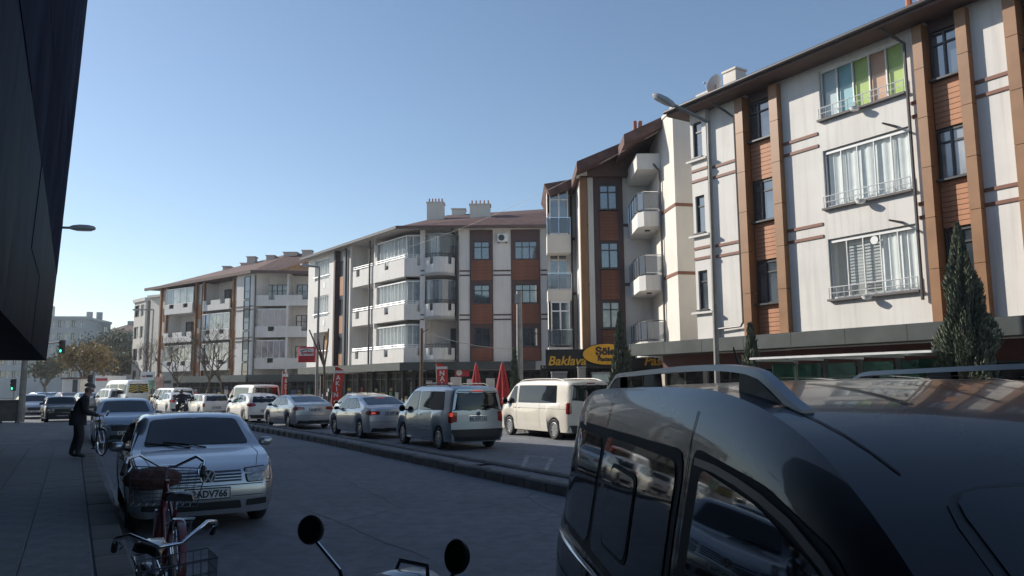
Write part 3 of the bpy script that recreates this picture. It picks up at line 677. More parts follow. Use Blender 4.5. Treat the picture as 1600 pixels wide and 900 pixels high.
MB().box(-.3, -.24, -.1, .2, -.02, .06).box(.24, .3, -.1, .2, -.02, .06).build('bracket', PIPE, ac)
# roof
E0, E1, E2 = Vector((-7.9, 52.7, 12.62)), Vector((6.5, 52.7, 12.62)), FS @ Vector((-16.4, -.55, 12.62))
r1, r2 = A(813, 322, 60), A(700, 336, 62); r1 = Vector((7.5, 60, r1.z)); r3 = FS @ Vector((-13, 5.5, 14.3))
m = MB(); m.quad(E0, E1, r1, r2); m.quad(E2, E0, r2, r3); m.quad(E2, r3, FS @ Vector((-16.4, 10, 12.62)))
m.build('roof', TILE, cb)
m = MB(); m.quad(E0 - Vector((0, 0, .02)), E2 - Vector((0, 0, .02)), FS @ Vector((-16.4, 2, 12.6)), Vector((-5, 56, 12.6)), Vector((6.5, 56, 12.6)), E1 - Vector((0, 0, .02))); m.build('soffit', mat('pale_soffit', (.45, .42, .39), .8), cb)
def beam(a, b, h, w=.06):
    d = (b - a).normalized(); n = Vector((-d.y, d.x, 0)) * w
    z = Vector((0, 0, h)); return MB().add([a - n, b - n, b + n, a + n, a - n + z, b - n + z, b + n + z, a + n + z], [(0, 3, 2, 1), (4, 5, 6, 7), (0, 1, 5, 4), (1, 2, 6, 5), (2, 3, 7, 6), (3, 0, 4, 7)])
dz = Vector((0, 0, -.12)); beam(E0 + dz, E1 + dz, .2).build('fascia', SOFFIT, cb); beam(E2 + dz, E0 + dz, .2).build('fascia', GUTTER, cb)
for (x0, y0, x1, y1, Yc) in ((667, 317, 693, 345, 57.5), (734, 320, 766, 344, 56.5), (706, 327, 727, 336, 61)):
    p, q = A(x0, y0, Yc), A(x1, y1, Yc); M_ = MB(); M_.box(p.x, q.x, Yc, Yc + 1.0, q.z - .8, p.z); M_.box(p.x - .06, q.x + .06, Yc - .06, Yc + 1.06, p.z, p.z + .08); c = M_.build('chimney', CREAM, cb)
    if Yc < 60:
        q2 = MB()
        for i in range(5): x = p.x + .15 + (q.x - p.x - .3) * i / 4; q2.cyl((x, Yc + .4, p.z + .08), (x, Yc + .4, p.z + .42), .07, .05, 6)
        q2.build('chimney_pot', TERRA, c)
# canopy and shop fronts
m = MB(FS); m.box(-16.5, .35, -.5, -.44, 2.82, 3.36); m.box(-16.5, .3, -.44, 1.5, 3.28, 3.36); m.M = I; m.box(-7.6, 1.55, 52.9, 52.96, 2.82, 3.36); m.box(-7.6, 1.55, 52.96, 54, 3.28, 3.36); m.build('canopy', CANOPY, cb)
for k in range(7):
    display(cb, FS, -15.5 + k * 2.25, -13.7 + k * 2.25, 1.36, 60 + k); window(cb, FS, -15.6 + k * 2.25, -13.6 + k * 2.25, .4, 2.75, 1.42, splits=(.5,), transom=.8, gm=SHOPG, fm=FRAME, sill=False)
for k in range(5):
    display(cb, I, -6.7 + k * 1.8, -5.3 + k * 1.8, 54.24, 80 + k); window(cb, I, -6.8 + k * 1.8, -5.2 + k * 1.8, .3, 2.75, 54.3, splits=(.5,), transom=.8, gm=SHOPG, fm=FRAME, sill=False)
m = MB(FS); m.box(-16, -.2, 1.5, 1.6, .1, 3.3); m.M = I; m.box(-7, 3, 54.4, 54.5, .1, 3.3); m.build('shop_wall', DARKW, cb)
for k in range(8): MB(FS).box(-15.85 + k * 2.25, -15.6 + k * 2.25, 1.2, 1.45, .1, 2.85).build('pillar', DARKW, cb)
# ================================================================ next building down the street
db = thing('apartment_building', 'white apartment block with blue glazed balconies and brown uprights beyond the corner building', 'building', (-27, 80, 0), 0, world=True)
YB = 75.4
def X0(px, Y=YB): return A(px, 500, Y).x
ZC = ((3.5, 4.55), (6.55, 7.6), (9.6, 10.65))
m = MB(); m.box(X0(395), X0(505), YB + 1.6, 88, 2.7, 13); m.box(X0(395) - .1, X0(398), YB, YB + 1.6, 2.7, 13); m.box(X0(447), X0(450), YB, YB + 1.6, 2.7, 13); m.box(X0(500), X0(503), YB, YB + 1.6, 2.7, 13); m.box(X0(395), X0(503), YB, YB + 1.6, 12.75, 13.0)
FB = frame(X0(395), YB, -34)          # stepped street side
for u0, u1, y in ((-3.2, 0, .0), (-8.2, -3.2, 1.2), (-13.6, -8.2, 1.2), (-17.5, -13.6, 1.2)): pass
m.M = FB; m.box(-2.6, -.05, 0, 8, 2.7, 13); m.box(-19, -2.6, 2.2, 10, 2.7, 12.9); m.box(-4.0, -2.6, .7, 2.2, 2.7, 12.8); m.box(-10.2, -8.6, .8, 2.2, 2.7, 12.6); m.box(-16.6, -15.2, .8, 2.2, 2.7, 12.4)
m.build('wall', WHITE, db)
for k, (zb, zt) in enumerate(ZC):
    for a, b in ((398, 447), (450, 500)):
        o = MB()
        xa, xb = X0(a), X0(b); mid = xa + (xb - xa) * .52
        o.box(xa, mid - .3, YB - .02, YB + .12, zb, zt); o.box(mid + .3, xb, YB - .02, YB + .12, zb, zt); o.box(mid - .3, mid + .3, YB - .02, YB + .12, zb, zt - .45)
        o.box(xa, xb, YB + .12, YB + 1.6, zb, zb + .15); o.build('balcony', WHITE, db)
    for a, b in ((-8.6, -4.0), (-15.2, -10.2)):
        n = 6; o = MB(FB)
        for i in range(n):
            ua, ub = a + (b - a) * i / n, a + (b - a) * (i + 1) / n; low = zt - .45 if i in (1, 4) else zt
            o.box(ua, ub, .2, .32, zb, low)
        o.box(a, b, .32, 2.2, zb, zb + .15); o.build('balcony', WHITE, db)
    if k < 2: glazing(db, I, X0(400), X0(446), zt, zt + 1.75, YB + .2, 5, [GLASSB, GLASSB, GLASSB, GLASSB, GLASSB])
    else: window(db, I, X0(408), X0(441), zt - .3, zt + 1.2, YB + 1.55, splits=(.25, .5, .75), transom=.6, gm=GLASSC, sill=False)
    window(db, I, X0(456), X0(490), zt - .4, zt + 1.2, YB + 1.55, splits=(.25, .5, .75), transom=.6, gm=GLASSC, sill=False)
    for q, (a, b) in enumerate(((-8.5, -4.1), (-15.1, -10.3))):
        if (k + q) % 3 != 2: glazing(db, FB, a, b, zt, zt + 1.7, .35, 4, [GLASSB, GLASSC, GLASSC, GLASSC])
        else: window(db, FB, a + 1, b - 1, zt - .6, zt + 1.3, 2.15, gm=GLASS, sill=False)
    window(db, FB, -1.4, -.5, zt - .3, zt + 1.9, -.03, splits=(), transom=.35, gm=GLASSB, fw=.05, sill=False)
    window(db, FB, -1.4, -.5, zb - 1.1, zt - .4, -.03, splits=(), transom=.5, gm=GLASSB, fw=.05, sill=False)
for u in (-3.95, -2.8, -10.15, -8.85, -16.55, -15.45): MB(FB).box(u, u + .2, .45, .72, 2.9, 12.7).build('pilaster', PILA, db)
for c, d in ((3.3, 4.4), (5.9, 7.4), (8.9, 10.4)):
    for u in (-3.55, -9.75, -16.1): boards(db, FB, u, u + .8, c, d, .6, BOARD, .3)
for z in (9.55, 9.2, 6.5, 6.15): MB(FB).box(-2.62, .02, -.04, -.001, z, z + .12).build('trim_band', DPANEL, db)
downpipe(db, I, X0(394) + .25, 2.8, 12.6, YB - .12, .08); downpipe(db, FB, -8.4, 2.8, 12.3, .1, .07)
C0, C1, C2 = Vector((X0(393), YB - .5, 12.95)), Vector((X0(508), YB - .7, 12.75)), FB @ Vector((-19.5, .45, 12.75))
rr = A(470, 396, 82); r_l = FB @ Vector((-12, 6, 14.4))
m = MB(); m.quad(C0, C1, Vector((X0(510), 82, rr.z)), Vector((X0(450, 82), 82, rr.z))); m.quad(C2, C0, Vector((X0(450, 82), 82, rr.z)), r_l); m.build('roof', TILE, db)
beam(C0 - Vector((0, 0, .2)), C1 - Vector((0, 0, .2)), .3, .1).build('fascia', SOFFIT, db); beam(C2 - Vector((0, 0, .2)), C0 - Vector((0, 0, .2)), .3, .1).build('fascia', SOFFIT, db)
m = MB(); m.quad(C2 - Vector((0, 0, .1)), C0 - Vector((0, 0, .1)), C0 + Vector((3, 5, -.1)), FB @ Vector((-19, 3, 12.7))); m.quad(C0 - Vector((0, 0, .1)), C1 - Vector((0, 0, .1)), C1 + Vector((0, 3, -.1)), C0 + Vector((0, 3, -.1))); m.build('soffit', SOFFIT, db)
LAT = mat('orange_gable_boards', (.5, .24, .06), .7, var=.5, scale=6, alt=(.16, .08, .05))
MB().add([A(428, 424, 75), A(496, 430, 75), A(496, 403, 77), A(476, 410, 77)], [(0, 1, 2, 3)]).build('gable', LAT, db)
for (x0, y0, x1, y1, Yc) in ((348, 417, 359, 428, 84), (386, 402, 398, 420, 82), (376, 412, 386, 424, 83), (416, 400, 428, 416, 81), (443, 395, 463, 410, 81), (472, 392, 486, 410, 80)):
    p, q = A(x0, y0, Yc), A(x1, y1, Yc); m = MB(); m.box(p.x, q.x, Yc, Yc + .8, q.z - 1.2, p.z); m.box(p.x - .08, q.x + .08, Yc - .08, Yc + .88, p.z, p.z + .1); m.build('chimney', mat('pink_cream', (.55, .46, .42), .9, var=.06), db)
m = MB(); m.box(X0(395), X0(505), YB - .8, YB - .7, 2.3, 2.95); m.M = FB; m.box(-19, 0, -.6, -.5, 2.3, 2.95); m.build('canopy', CANOPY, db)
m = MB(); m.box(X0(395), X0(505), YB + .8, YB + .9, .1, 2.8); m.M = FB; m.box(-19, 0, 1.2, 1.3, .1, 2.8); m.build('shop_wall', DARKW, db)
for k in range(4):
    display(db, I, X0(400) + .1 + k * 1.6, X0(400) + 1.4 + k * 1.6, YB + .69, 110 + k); window(db, I, X0(400) + k * 1.6, X0(400) + 1.5 + k * 1.6, .3, 2.3, YB + .75, transom=.75, gm=SHOPG, fm=PIPE, sill=False)
for k in range(7):
    display(db, FB, -18.4 + k * 2.6, -16.4 + k * 2.6, 1.04, 90 + k); window(db, FB, -18.5 + k * 2.6, -16.3 + k * 2.6, .3, 2.3, 1.1, transom=.75, gm=SHOPG, fm=PIPE, sill=False)
# ================================================================ buildings at the end of the street
def far_block(label, x0, x1, Y, ztop, cols, rows, z0, wall_m, deg=0.0, roof=True, gm=None, balc=False, parapet=0.0):
    W = A(x1, 600, Y).x - A(x0, 600, Y).x; o_ = A(x0, 600, Y)
    F = frame(o_.x, Y, deg); L_ = W / math.cos(R(deg))
    t = thing('apartment_building', label, 'building', F @ Vector((L_ / 2, 5, 0)), 0, world=True)
    fh = (ztop - z0) / rows; cw = L_ / cols; hol = []
    for r in range(rows):
        for c in range(cols):
            w = .62 if (c % 3) else .8
            hol.append((c * cw + cw * (1 - w) / 2, c * cw + cw * (1 + w) / 2, z0 + r * fh + fh * .32, z0 + r * fh + fh * .86))
    q = MB(F); wall_holes(q, 0, L_, 0, ztop, hol, t=.3); q.box(0, L_, .32, 14, 0, ztop); q.quad((L_, 0, 0), (L_, 14, 0), (L_, 14, ztop), (L_, 0, ztop)); q.quad((0, 0, 0), (0, 0, ztop), (0, 14, ztop), (0, 14, 0)); q.build('wall', wall_m, t)
    for i, (a, b, c, d) in enumerate(hol):
        q = MB(F); q.box(a, b, .16, .2, c, c + .08); q.box(a, b, .16, .2, d - .08, d); q.box(a, a + .08, .16, .2, c, d); q.box(b - .08, b, .16, .2, c, d); q.box((a + b) / 2 - .05, (a + b) / 2 + .05, .16, .2, c, d)
        o = q.build('window', WFRAME if i % 2 else FRAME, t)
        MB(F).quad((a, .2, c), (b, .2, c), (b, .2, d), (a, .2, d)).build('pane', (gm or [GLASS, GLASSC, GLASS])[(i * 7 + i // 3) % len(gm or [1, 1, 1])], o)
    if balc:
        for r in range(rows):
            MB(F).box(cw * .05, L_ * .45, -.9, -.001, z0 + r * fh - .1, z0 + r * fh + .85).build('balcony', wall_m, t)
    q = MB(F)
    if roof: q.add([(-.6, -.6, ztop), (L_ + .6, -.6, ztop), (L_ + .6, 14.6, ztop), (-.6, 14.6, ztop), (L_ * .35, 6, ztop + 2.4), (L_ * .65, 6, ztop + 2.4)], [(0, 1, 5, 4), (1, 2, 5), (2, 3, 4, 5), (3, 0, 4)])
    else: q.box(-.2, L_ + .2, -.2, 14.2, ztop, ztop + .5)
    q.build('roof', TILE if roof else wall_m, t)
    for k in range(2): MB(F).box(L_ * (.3 + .3 * k), L_ * (.3 + .3 * k) + 1.2, 5, 6, ztop, ztop + 3).build('chimney', wall_m, t)
    return t
HZW = mat('far_white', (.5, .5, .49), .9, var=.06, scale=.4); HZG = mat('far_grey', (.36, .36, .37), .9, var=.06, scale=.4); HZC = mat('far_cream', (.52, .49, .45), .9, var=.06, scale=.4)
far_block('pale five storey apartment block behind the traffic light on the far left', -75, 112, 150, 15.4, 18, 5, 3.2, HZW, 8, False)
far_block('long grey apartment block receding behind the autumn tree', 112, 154, 160, 15.0, 5, 5, 3.0, HZG, 28, False)
far_block('distant apartment block with dark hip roof in the gap of the street', 163, 214, 190, 15.5, 6, 5, 3.2, HZG, 0, True, balc=True)
far_block('cream building with dark loggias left of the blue glazed apartment block', 204, 237, 118, 14.6, 2, 4, 1.6, HZC, -45, False, gm=[SHOPG, GLASS])
e = bpy.data.objects['apartment_building']
sw = thing('side_building', 'plain cream flank wall beside the blue glazed apartment block', 'building', A(240, 600, 98), 0, world=True)
p, q = A(236, 466, 96), A(262, 466, 92); m = MB(); m.add([(p.x, 96, 0), (q.x + 1, 93, 0), (q.x + 1, 93, p.z), (p.x, 96, p.z), (p.x, 108, 0), (q.x + 1, 108, 0), (q.x + 1, 108, p.z), (p.x, 108, p.z)], [(0, 1, 2, 3), (4, 0, 3, 7), (1, 5, 6, 2), (3, 2, 6, 7)]); m.build('wall', CREAM, sw)
MB().add([(p.x - .3, 95.6, p.z), (q.x + 1.2, 92.6, p.z), (q.x + 1.2, 108, p.z), (p.x - .3, 108, p.z), (p.x - .3, 95.6, p.z + .3), (q.x + 1.2, 92.6, p.z + .3), (q.x + 1.2, 108, p.z + .3), (p.x - .3, 108, p.z + .3)], [(0, 1, 5, 4), (4, 5, 6, 7), (3, 0, 4, 7), (1, 2, 6, 5)]).build('roof', CREAM, sw)
# ================================================================ vehicles
def paint(name, col, metal=.0, rough=.32): return mat(name, col, rough, metal=metal, var=.04, scale=1.5, coat=1.0, spec=.5)
AUTOG = mat('car_glass', (.008, .011, .015), .03, var=0, spec=.5, ior=1.52)
LAMPG = mat('headlamp_glass', (.27, .28, .29), .06, var=.45, scale=16, spec=1, coat=1)
TAILM = mat('tail_lamp', (.3, .012, .012), .12, var=.25, scale=20, coat=1)
TAILON = mat('tail_lamp_lit', (.5, .02, .015), .2, var=.0, emit=(1, .1, .05), estr=.42)
PLATEM = mat('plate_white', (.62, .63, .63), .5, var=.05); PLATET = mat('plate_black', (.02, .02, .022), .5, var=0)
ALLOY = mat('alloy_wheel', (.42, .43, .44), .35, metal=.7, var=.1); SEAM = mat('door_seam', (.012, .012, .013), .7, var=0)
def lerp_tab(tab, x):
    if x <= tab[0][0]: return tab[0][1]
    for (a, va), (b, vb) in zip(tab, tab[1:]):
        if x <= b:
            t = (x - a) / (b - a); return va + (vb - va) * t
    return tab[-1][1]
def smooth_tab(tab, x, w=.09):
    return sum(lerp_tab(tab, x + w * k / 3) for k in range(-3, 4)) / 7
def sstep(t): t = max(0., min(1., t)); return t * t * (3 - 2 * t)
WHEELS = {}
def wheel_mesh(r, w, style):
    k = (round(r, 3), style)
    if k in WHEELS: return WHEELS[k]
    X = Matrix.Rotation(math.pi / 2, 4, 'Y'); rr = r * .66
    ty = MB(X).lathe([(rr * .98, -w / 2 + .02), (r * .86, -w / 2), (r * .97, -w / 2 + .025), (r, -w / 2 + .05), (r, w / 2 - .05), (r * .97, w / 2 - .025), (r * .86, w / 2), (rr * .98, w / 2 - .02), (rr * .98, -w / 2 + .02)], 26).mesh('wheel', RUBBER, 40)
    q = MB(X)
    for sgn in (1, -1):
        q.lathe([(rr, sgn * (w / 2 - .015)), (rr * .93, sgn * (w / 2 - .01)), (rr * .9, sgn * (w / 2 - .05))], 26)
        n = {'cap': 9, 'alloy': 5, 'multi': 10}[style]
        for i in range(n):
            t = 2 * math.pi * i / n; q2 = X @ Matrix.Rotation(t, 4, 'Z')
            ww = rr * (.13 if style == 'multi' else .2 if style == 'alloy' else .2); z = sgn * (w / 2 - .02)
            q.M = q2; q.add([(.03, -ww * .8, z), (rr * .95, -ww, z - sgn * .01), (rr * .95, ww, z - sgn * .01), (.03, ww * .8, z), (.03, -ww * .8, z - sgn * .03), (rr * .95, -ww, z - sgn * .04), (rr * .95, ww, z - sgn * .04), (.03, ww * .8, z - sgn * .03)], [(0, 1, 2, 3), (4, 7, 6, 5), (0, 4, 5, 1), (2, 6, 7, 3)])
        q.M = X; q.lathe([(.0001, sgn * (w / 2 - .012)), (rr * .2, sgn * (w / 2 - .014)), (rr * .24, sgn * (w / 2 - .04))], 14)
    rm = q.mesh('rim', ALLOY, 30)
    dk = MB(X).lathe([(.0001, -w / 2 + .07), (rr * .93, -w / 2 + .07), (rr * .93, w / 2 - .07), (.0001, w / 2 - .07)], 20).mesh('brake_disc', BLACKP)
    WHEELS[k] = (ty, rm, dk); return WHEELS[k]
class Car:
    def __init__(s, name, label, cat, pos, head, sp, pm, group=None):
        """pos: centre on the road; head: degrees of the nose, clockwise from the view axis; nose along local +y"""
        s.sp = sp; s.t = thing(name, label, cat, pos, R(-head), group); s.L, s.W = sp['L'], sp['W'] / 2
        s.pm = pm; s.body()
    def Yf(s, y, x, z):
        sp = s.sp; L = s.L / 2; wf = sstep((y - (L - .9)) / .9); wr = sstep((-y - (L - .7)) / .7); k = (x / s.W) ** 2
        y2 = y - wf * (sp.get('bowf', .16) * k + sp.get('leanf', .25) * max(0, z - .55) + .18 * max(0, .4 - z))
        return y2 + wr * (sp.get('bowr', .12) * k + sp.get('leanr', .12) * max(0, z - sp.get('zr', .7)) + .25 * max(0, .38 - z))
    def body(s):
        sp = s.sp; L = s.L / 2; ys = set()
        n = int(s.L / .09)
        for i in range(n + 1): ys.add(round(-L + s.L * i / n, 3))
        for e in (.02, .05, .1): ys.add(round(L - e, 3)); ys.add(round(-L + e, 3))
        ra = sp['r'] + .055
        for yw in sp['axles']:
            for i in range(-8, 9): ys.add(round(yw + ra * math.sin(i / 8 * math.pi / 2), 3))
        ys = sorted(ys); ys = [y for i, y in enumerate(ys) if i == 0 or y - ys[i - 1] > .006]
        z0 = sp.get('z0', .2); tb = sp.get('tumble', .3)
        secs = []
        for y in ys:
            zt = smooth_tab(sp['top'], y, sp.get('sm', .07)); zb = min(smooth_tab(sp['belt'], y), zt - .025)
            e = min(1, (L - abs(y)) / .55); pl = lerp_tab([(0, .80 if y > 0 else .9), (.1, .88 if y > 0 else .945), (.25, .94 if y > 0 else .97), (.6, .985), (1, 1)], e)
            w = s.W * pl; zs = z0
            for yw in sp['axles']:
                d = abs(y - yw)
                if d < ra: zs = max(zs, sp['r'] * .98 + math.sqrt(ra * ra - d * d))
            zs = min(zs, zb - .1)
            gh = zt - zb; h = zb - zs; wb = w * .955; wr_ = wb - tb * gh; cr = min(1, gh / .3) * .6 + .4
            rd = min(sp.get('rd', .10), gh * .3)
            P = [(0, zs), (w * .8, zs), (w * .94, zs), (w * .975, zs + .16 * h), (w * .995, zs + .4 * h), (w, zs + .62 * h), (w * .99, zs + .85 * h), (wb + .006, zb - .012), (wb - tb * gh * .06 - .004, zb + gh * .06),
                 (wb - tb * gh * .4, zb + gh * .42), (wb - tb * gh * .76, zb + gh * .78), (wr_ + .0, zt - rd * .75), (wr_ - rd * .45, zt - rd * .32), (wr_ - rd * 1.3, zt - .022 * cr), (wr_ * .5, zt - .008 * cr), (0, zt)]
            secs.append([(x, s.Yf(y, x, z), z) for x, z in P])
        m = MB(); K = len(secs[0]); vs = []; fs = []
        for P in secs:
            vs += [Vector(p) for p in P] + [Vector((-p[0], p[1], p[2])) for p in P[1:-1]]
        T = 2 * K - 2
        def idx(i, k): return i * T + (k if k < K else K + (2 * K - 2 - k) - 1)
        ring = list(range(K)) + [K + j - 1 for j in range(K - 2, 0, -1)]
        for i in range(len(secs) - 1):
            for a in range(T):
                k0, k1 = ring[a], ring[(a + 1) % T]; fs.append((i * T + k0, i * T + k1, (i + 1) * T + k1, (i + 1) * T + k0))
        m.add(vs, fs)
        for P, fl in ((secs[0], 0), (secs[-1], 1)):
            yb = -L if fl == 0 else L; rows = P[1:-1] + [P[-1]]; vs = []; C = 10
            for x, y, z in P[1:]:
                for c in range(C + 1):
                    t = -1 + 2 * c / C; xx = x * t; vs.append((xx, s.Yf(yb, xx, z), z))
            R_ = len(P) - 1; fs = []
            for r in range(R_ - 1):
                for c in range(C):
                    q = (r * (C + 1) + c, r * (C + 1) + c + 1, (r + 1) * (C + 1) + c + 1, (r + 1) * (C + 1) + c); fs.append(q if fl == 0 else q[::-1])
            m.add(vs, fs)
        s.bvh = BVHTree.FromPolygons([tuple(v) for v in m.v], m.f)
        me = m.mesh('body', s.pm, 0)
        bm = bmesh.new(); bm.from_mesh(me); bmesh.ops.remove_doubles(bm, verts=bm.verts, dist=.0005); bmesh.ops.recalc_face_normals(bm, faces=bm.faces); bm.to_mesh(me); bm.free()
        me.polygons.foreach_set('use_smooth', [True] * len(me.polygons)); me.set_sharp_from_angle(angle=R(38))
        s.bo = put('body', me, s.t)
        ty, rm, dk = wheel_mesh(sp['r'], sp.get('tw', .2), sp.get('wheel', 'alloy'))
        for yw in sp['axles']:
            for sg in (-1, 1):
                w = put('wheel', ty, s.t, Matrix.Translation((sg * (s.W - sp.get('tw', .2) / 2 - .035), yw, sp['r'])))
                put('rim', rm, w); put('brake_disc', dk, w)
        m = MB(); m.box(-s.W * .8, s.W * .8, -L + .3, L - .35, z0 - .03, z0 + .12)
        for yw in sp['axles']: m.box(-s.W * .66, s.W * .66, yw - ra * .95, yw + ra * .95, z0, sp['r'] + ra * .9)
        m.build('underbody', BLACKP, s.t)
    # ---- patches laid on the body: polygons in a view plane, cast on to the surface
    def cast(s, view, a, b):
        o, d = {'front': ((a, 9, b), (0, -1, 0)), 'rear': ((a, -9, b), (0, 1, 0)), 'right': ((9, a, b), (-1, 0, 0)), 'left': ((-9, a, b), (1, 0, 0)), 'top': ((a, b, 9), (0, 0, -1))}[view]
        h = s.bvh.ray_cast(Vector(o), Vector(d)); return (h[0], Vector(d)) if h[0] is not None else (None, None)
    def patch(s, name, view, poly, mt, off=.004, rings=5, rnd=.0, par=None, seg=3, grow=0.0, only_mesh=None):
        n = len(poly); pts = []
        for i in range(n):
            p0, p1, p2 = Vector(poly[i - 1]), Vector(poly[i]), Vector(poly[(i + 1) % n])
            a, b = p1 + (p0 - p1) * min(.45, rnd / max(.001, (p0 - p1).length)), p1 + (p2 - p1) * min(.45, rnd / max(.001, (p2 - p1).length))
            if rnd > 0:
                for k in range(4): t = k / 3; pts.append(a * (1 - t) ** 2 + p1 * 2 * t * (1 - t) + b * t * t)
            else: pts.append(p1)
            nxt = Vector(poly[(i + 1) % n]); pn = Vector(poly[(i + 2) % n]); e0 = pts[-1]
            e1 = nxt + (p1 - nxt) * min(.45, rnd / max(.001, (p1 - nxt).length)) if rnd > 0 else nxt
            for k in range(1, seg): pts.append(e0 + (e1 - e0) * (k / seg))
        c = sum(pts, Vector((0, 0))) / len(pts)
        if grow: pts = [p + (p - c).normalized() * grow for p in pts]
        V = []; ok = []
        for r in range(rings + 1):
            for p in (pts if r else [c]):
                q = c + (p - c) * (r / rings); h, d = s.cast(view, q.x, q.y)
                V.append(h - d * off if h is not None else Vector((0, 0, 0))); ok.append(h is not None)
        N = len(pts); F = []
        for k in range(N): F.append((0, 1 + k, 1 + (k + 1) % N))
        for r in range(rings - 1):
            for k in range(N): F.append((1 + r * N + k, 1 + (r + 1) * N + k, 1 + (r + 1) * N + (k + 1) % N, 1 + r * N + (k + 1) % N))
        F = [f for f in F if all(ok[i] for i in f)]
        m = MB(); m.add(V, F); me = m.mesh(name, mt, 0)
        me.polygons.foreach_set('use_smooth', [True] * len(me.polygons))
        return put(name, me, par or s.t)
    def glassp(s, name, view, poly, rnd=.04, trim=.018, gm=None, tm=None):
        s.patch(name + '_seal' if False else 'window_seal', view, poly, tm or BLACKP, .003, 5, rnd + trim, grow=trim)
        return s.patch(name, view, poly, gm or AUTOG, .007, 6, rnd)
    def both(s, name, poly, mt, off=.004, rnd=0., rings=4, glass=False, trim=.015):
        for v in ('right', 'left'):
            if glass: s.glassp(name, v, poly, rnd or .04, trim)
            else: s.patch(name, v, poly, mt, off, rings, rnd)
    def line(s, view, pts, w=.008, mt=None, name='panel_gap', off=.0025):
        m = MB(); V = []
        P = [Vector(p) for p in pts]; Q = []
        for a, b in zip(P, P[1:]):
            n = max(1, int((b - a).length / .06))
            for k in range(n): Q.append(a + (b - a) * k / n)
        Q.append(P[-1])
        for i, p in enumerate(Q):
            d = (Q[min(i + 1, len(Q) - 1)] - Q[max(i - 1, 0)]).normalized(); nn = Vector((-d.y, d.x)) * w / 2
            for e in (-1, 1):
                q = p + nn * e; h, dd = s.cast(view, q.x, q.y)
                if h is None: return None
                V.append(h - dd * off)
        m.add(V, [(2 * i, 2 * i + 1, 2 * i + 3, 2 * i + 2) for i in range(len(Q) - 1)])
        return m.build(name, mt or SEAM, s.t)
    def mirror(s, y, z, size=(.2, .1, .13), mt=None):
        for sg in (-1, 1):
            h, _ = s.cast('right' if sg > 0 else 'left', y, z); x0 = abs(h.x) if h is not None else s.W * .9
            a, b, c = size; m = MB()
            m.lathe([(max(1e-4, math.sin(math.pi * i / 8) ** .6), -math.cos(math.pi * i / 8)) for i in range(9)], 12, Matrix.Translation((sg * (x0 + .05 + a / 2), y, z + .03)) @ Matrix.Diagonal((a / 2, b / 2, c / 2, 1)))
            o = m.build('door_mirror', mt or s.pm, s.t, 50)
            MB().cyl((sg * (x0 - .01), y + .02, z - .02), (sg * (x0 + .08), y, z + .0), .025, .02).build('mirror_stalk', BLACKP, o)
            MB().add([(sg * (x0 + .07), y - b / 2 - .002, z - .02), (sg * (x0 + .03 + a), y - b / 2 - .002, z - .02), (sg * (x0 + .03 + a), y - b / 2 - .002, z + .075), (sg * (x0 + .07), y - b / 2 - .002, z + .075)], [(0, 1, 2, 3)]).build('mirror_glass', AUTOG, o)
    def plate(s, view, z, txt, w=.5, h=.11, x=0.0):
        hit, d = s.cast(view, x, z); y = hit.y - d.y * .012; sg = 1 if view == 'front' else -1
        o = MB().cbox(x - w / 2, x + w / 2, y - .008, y + .008, z - h / 2, z + h / 2, .004).build('number_plate', PLATEM, s.t)
        MB().box(x - w / 2 - .012, x + w / 2 + .012, y - .006 - .003 * sg, y + .006 - .003 * sg, z - h / 2 - .012, z + h / 2 + .012).build('plate_holder', BLACKP, o)
        me = text_mesh(txt, h * 1.02, PLATET, .0015, 0, .0035)
        put('plate_lettering', me, o, Matrix.Translation((x, y + sg * .0105, z - h * .36)) @ Matrix.Rotation(math.pi if sg > 0 else 0, 4, 'Z') @ Matrix.Diagonal((.88, 1, 1, 1)))
    def lamps(s, name, view, poly, mt, rnd=.03, off=.008):
        for sg in (-1, 1): s.patch(name, view, [(sg * a, b) for a, b in (poly if sg > 0 else poly[::-1])], mt, off, 4, rnd)
    def rails(s, y0, y1, x, dz=.06, r=.02, mt=None):
        for sg in (-1, 1):
            pts = []
            for i in range(13):
                y = y0 + (y1 - y0) * i / 12; h, _ = s.cast('top', sg * x, y); e = min(i, 12 - i)
                pts.append((sg * x, y, (h.z if h is not None else 1.7) + dz * min(1, e / 1.5)))
            MB().tube(pts, r, 8).build('roof_rail', mt or BLACKP, s.t, 50)
    def handles(s, spots):
        for y, z in spots:
            for v in ('right', 'left'): s.patch('door_handle', v, [(y - .1, z - .018), (y + .1, z - .018), (y + .1, z + .018), (y - .1, z + .018)], s.pm, .022, 2, .012)
    def roundel(s, view, x, z, r, mt=None, letters=False):
        hit, d = s.cast(view, x, z); sg = 1 if view == 'front' else -1; y = hit.y + sg * .012
        M_ = Matrix.Translation((x, y, z)) @ Matrix.Rotation(-sg * math.pi / 2, 4, 'X')
        o = MB(M_).lathe([(r * .84, .0), (r * .86, .012), (r * .96, .014), (r, 0)], 24).build('emblem', mt or CHROME, s.t, 40)
        MB(M_).lathe([(.0001, .002), (r * .85, .002)], 20).build('emblem_ground', mat('emblem_blue', (.03, .045, .08), .3), o)
        if letters:
            q = MB(Matrix.Translation((x, y + sg * .008, z)) @ (Matrix.Rotation(math.pi, 4, 'Z') if sg > 0 else I))
            for pts in ([(-.36, .74), (0, .06), (.36, .74)], [(-.74, .38), (-.36, -.72), (0, .0), (.36, -.72), (.74, .38)]):
                for (a, b), (c, d2) in zip(pts, pts[1:]): q.cyl((a * r, 0, b * r), (c * r, 0, d2 * r), r * .1, n=5)
            q.build('emblem_letters', mt or CHROME, o)
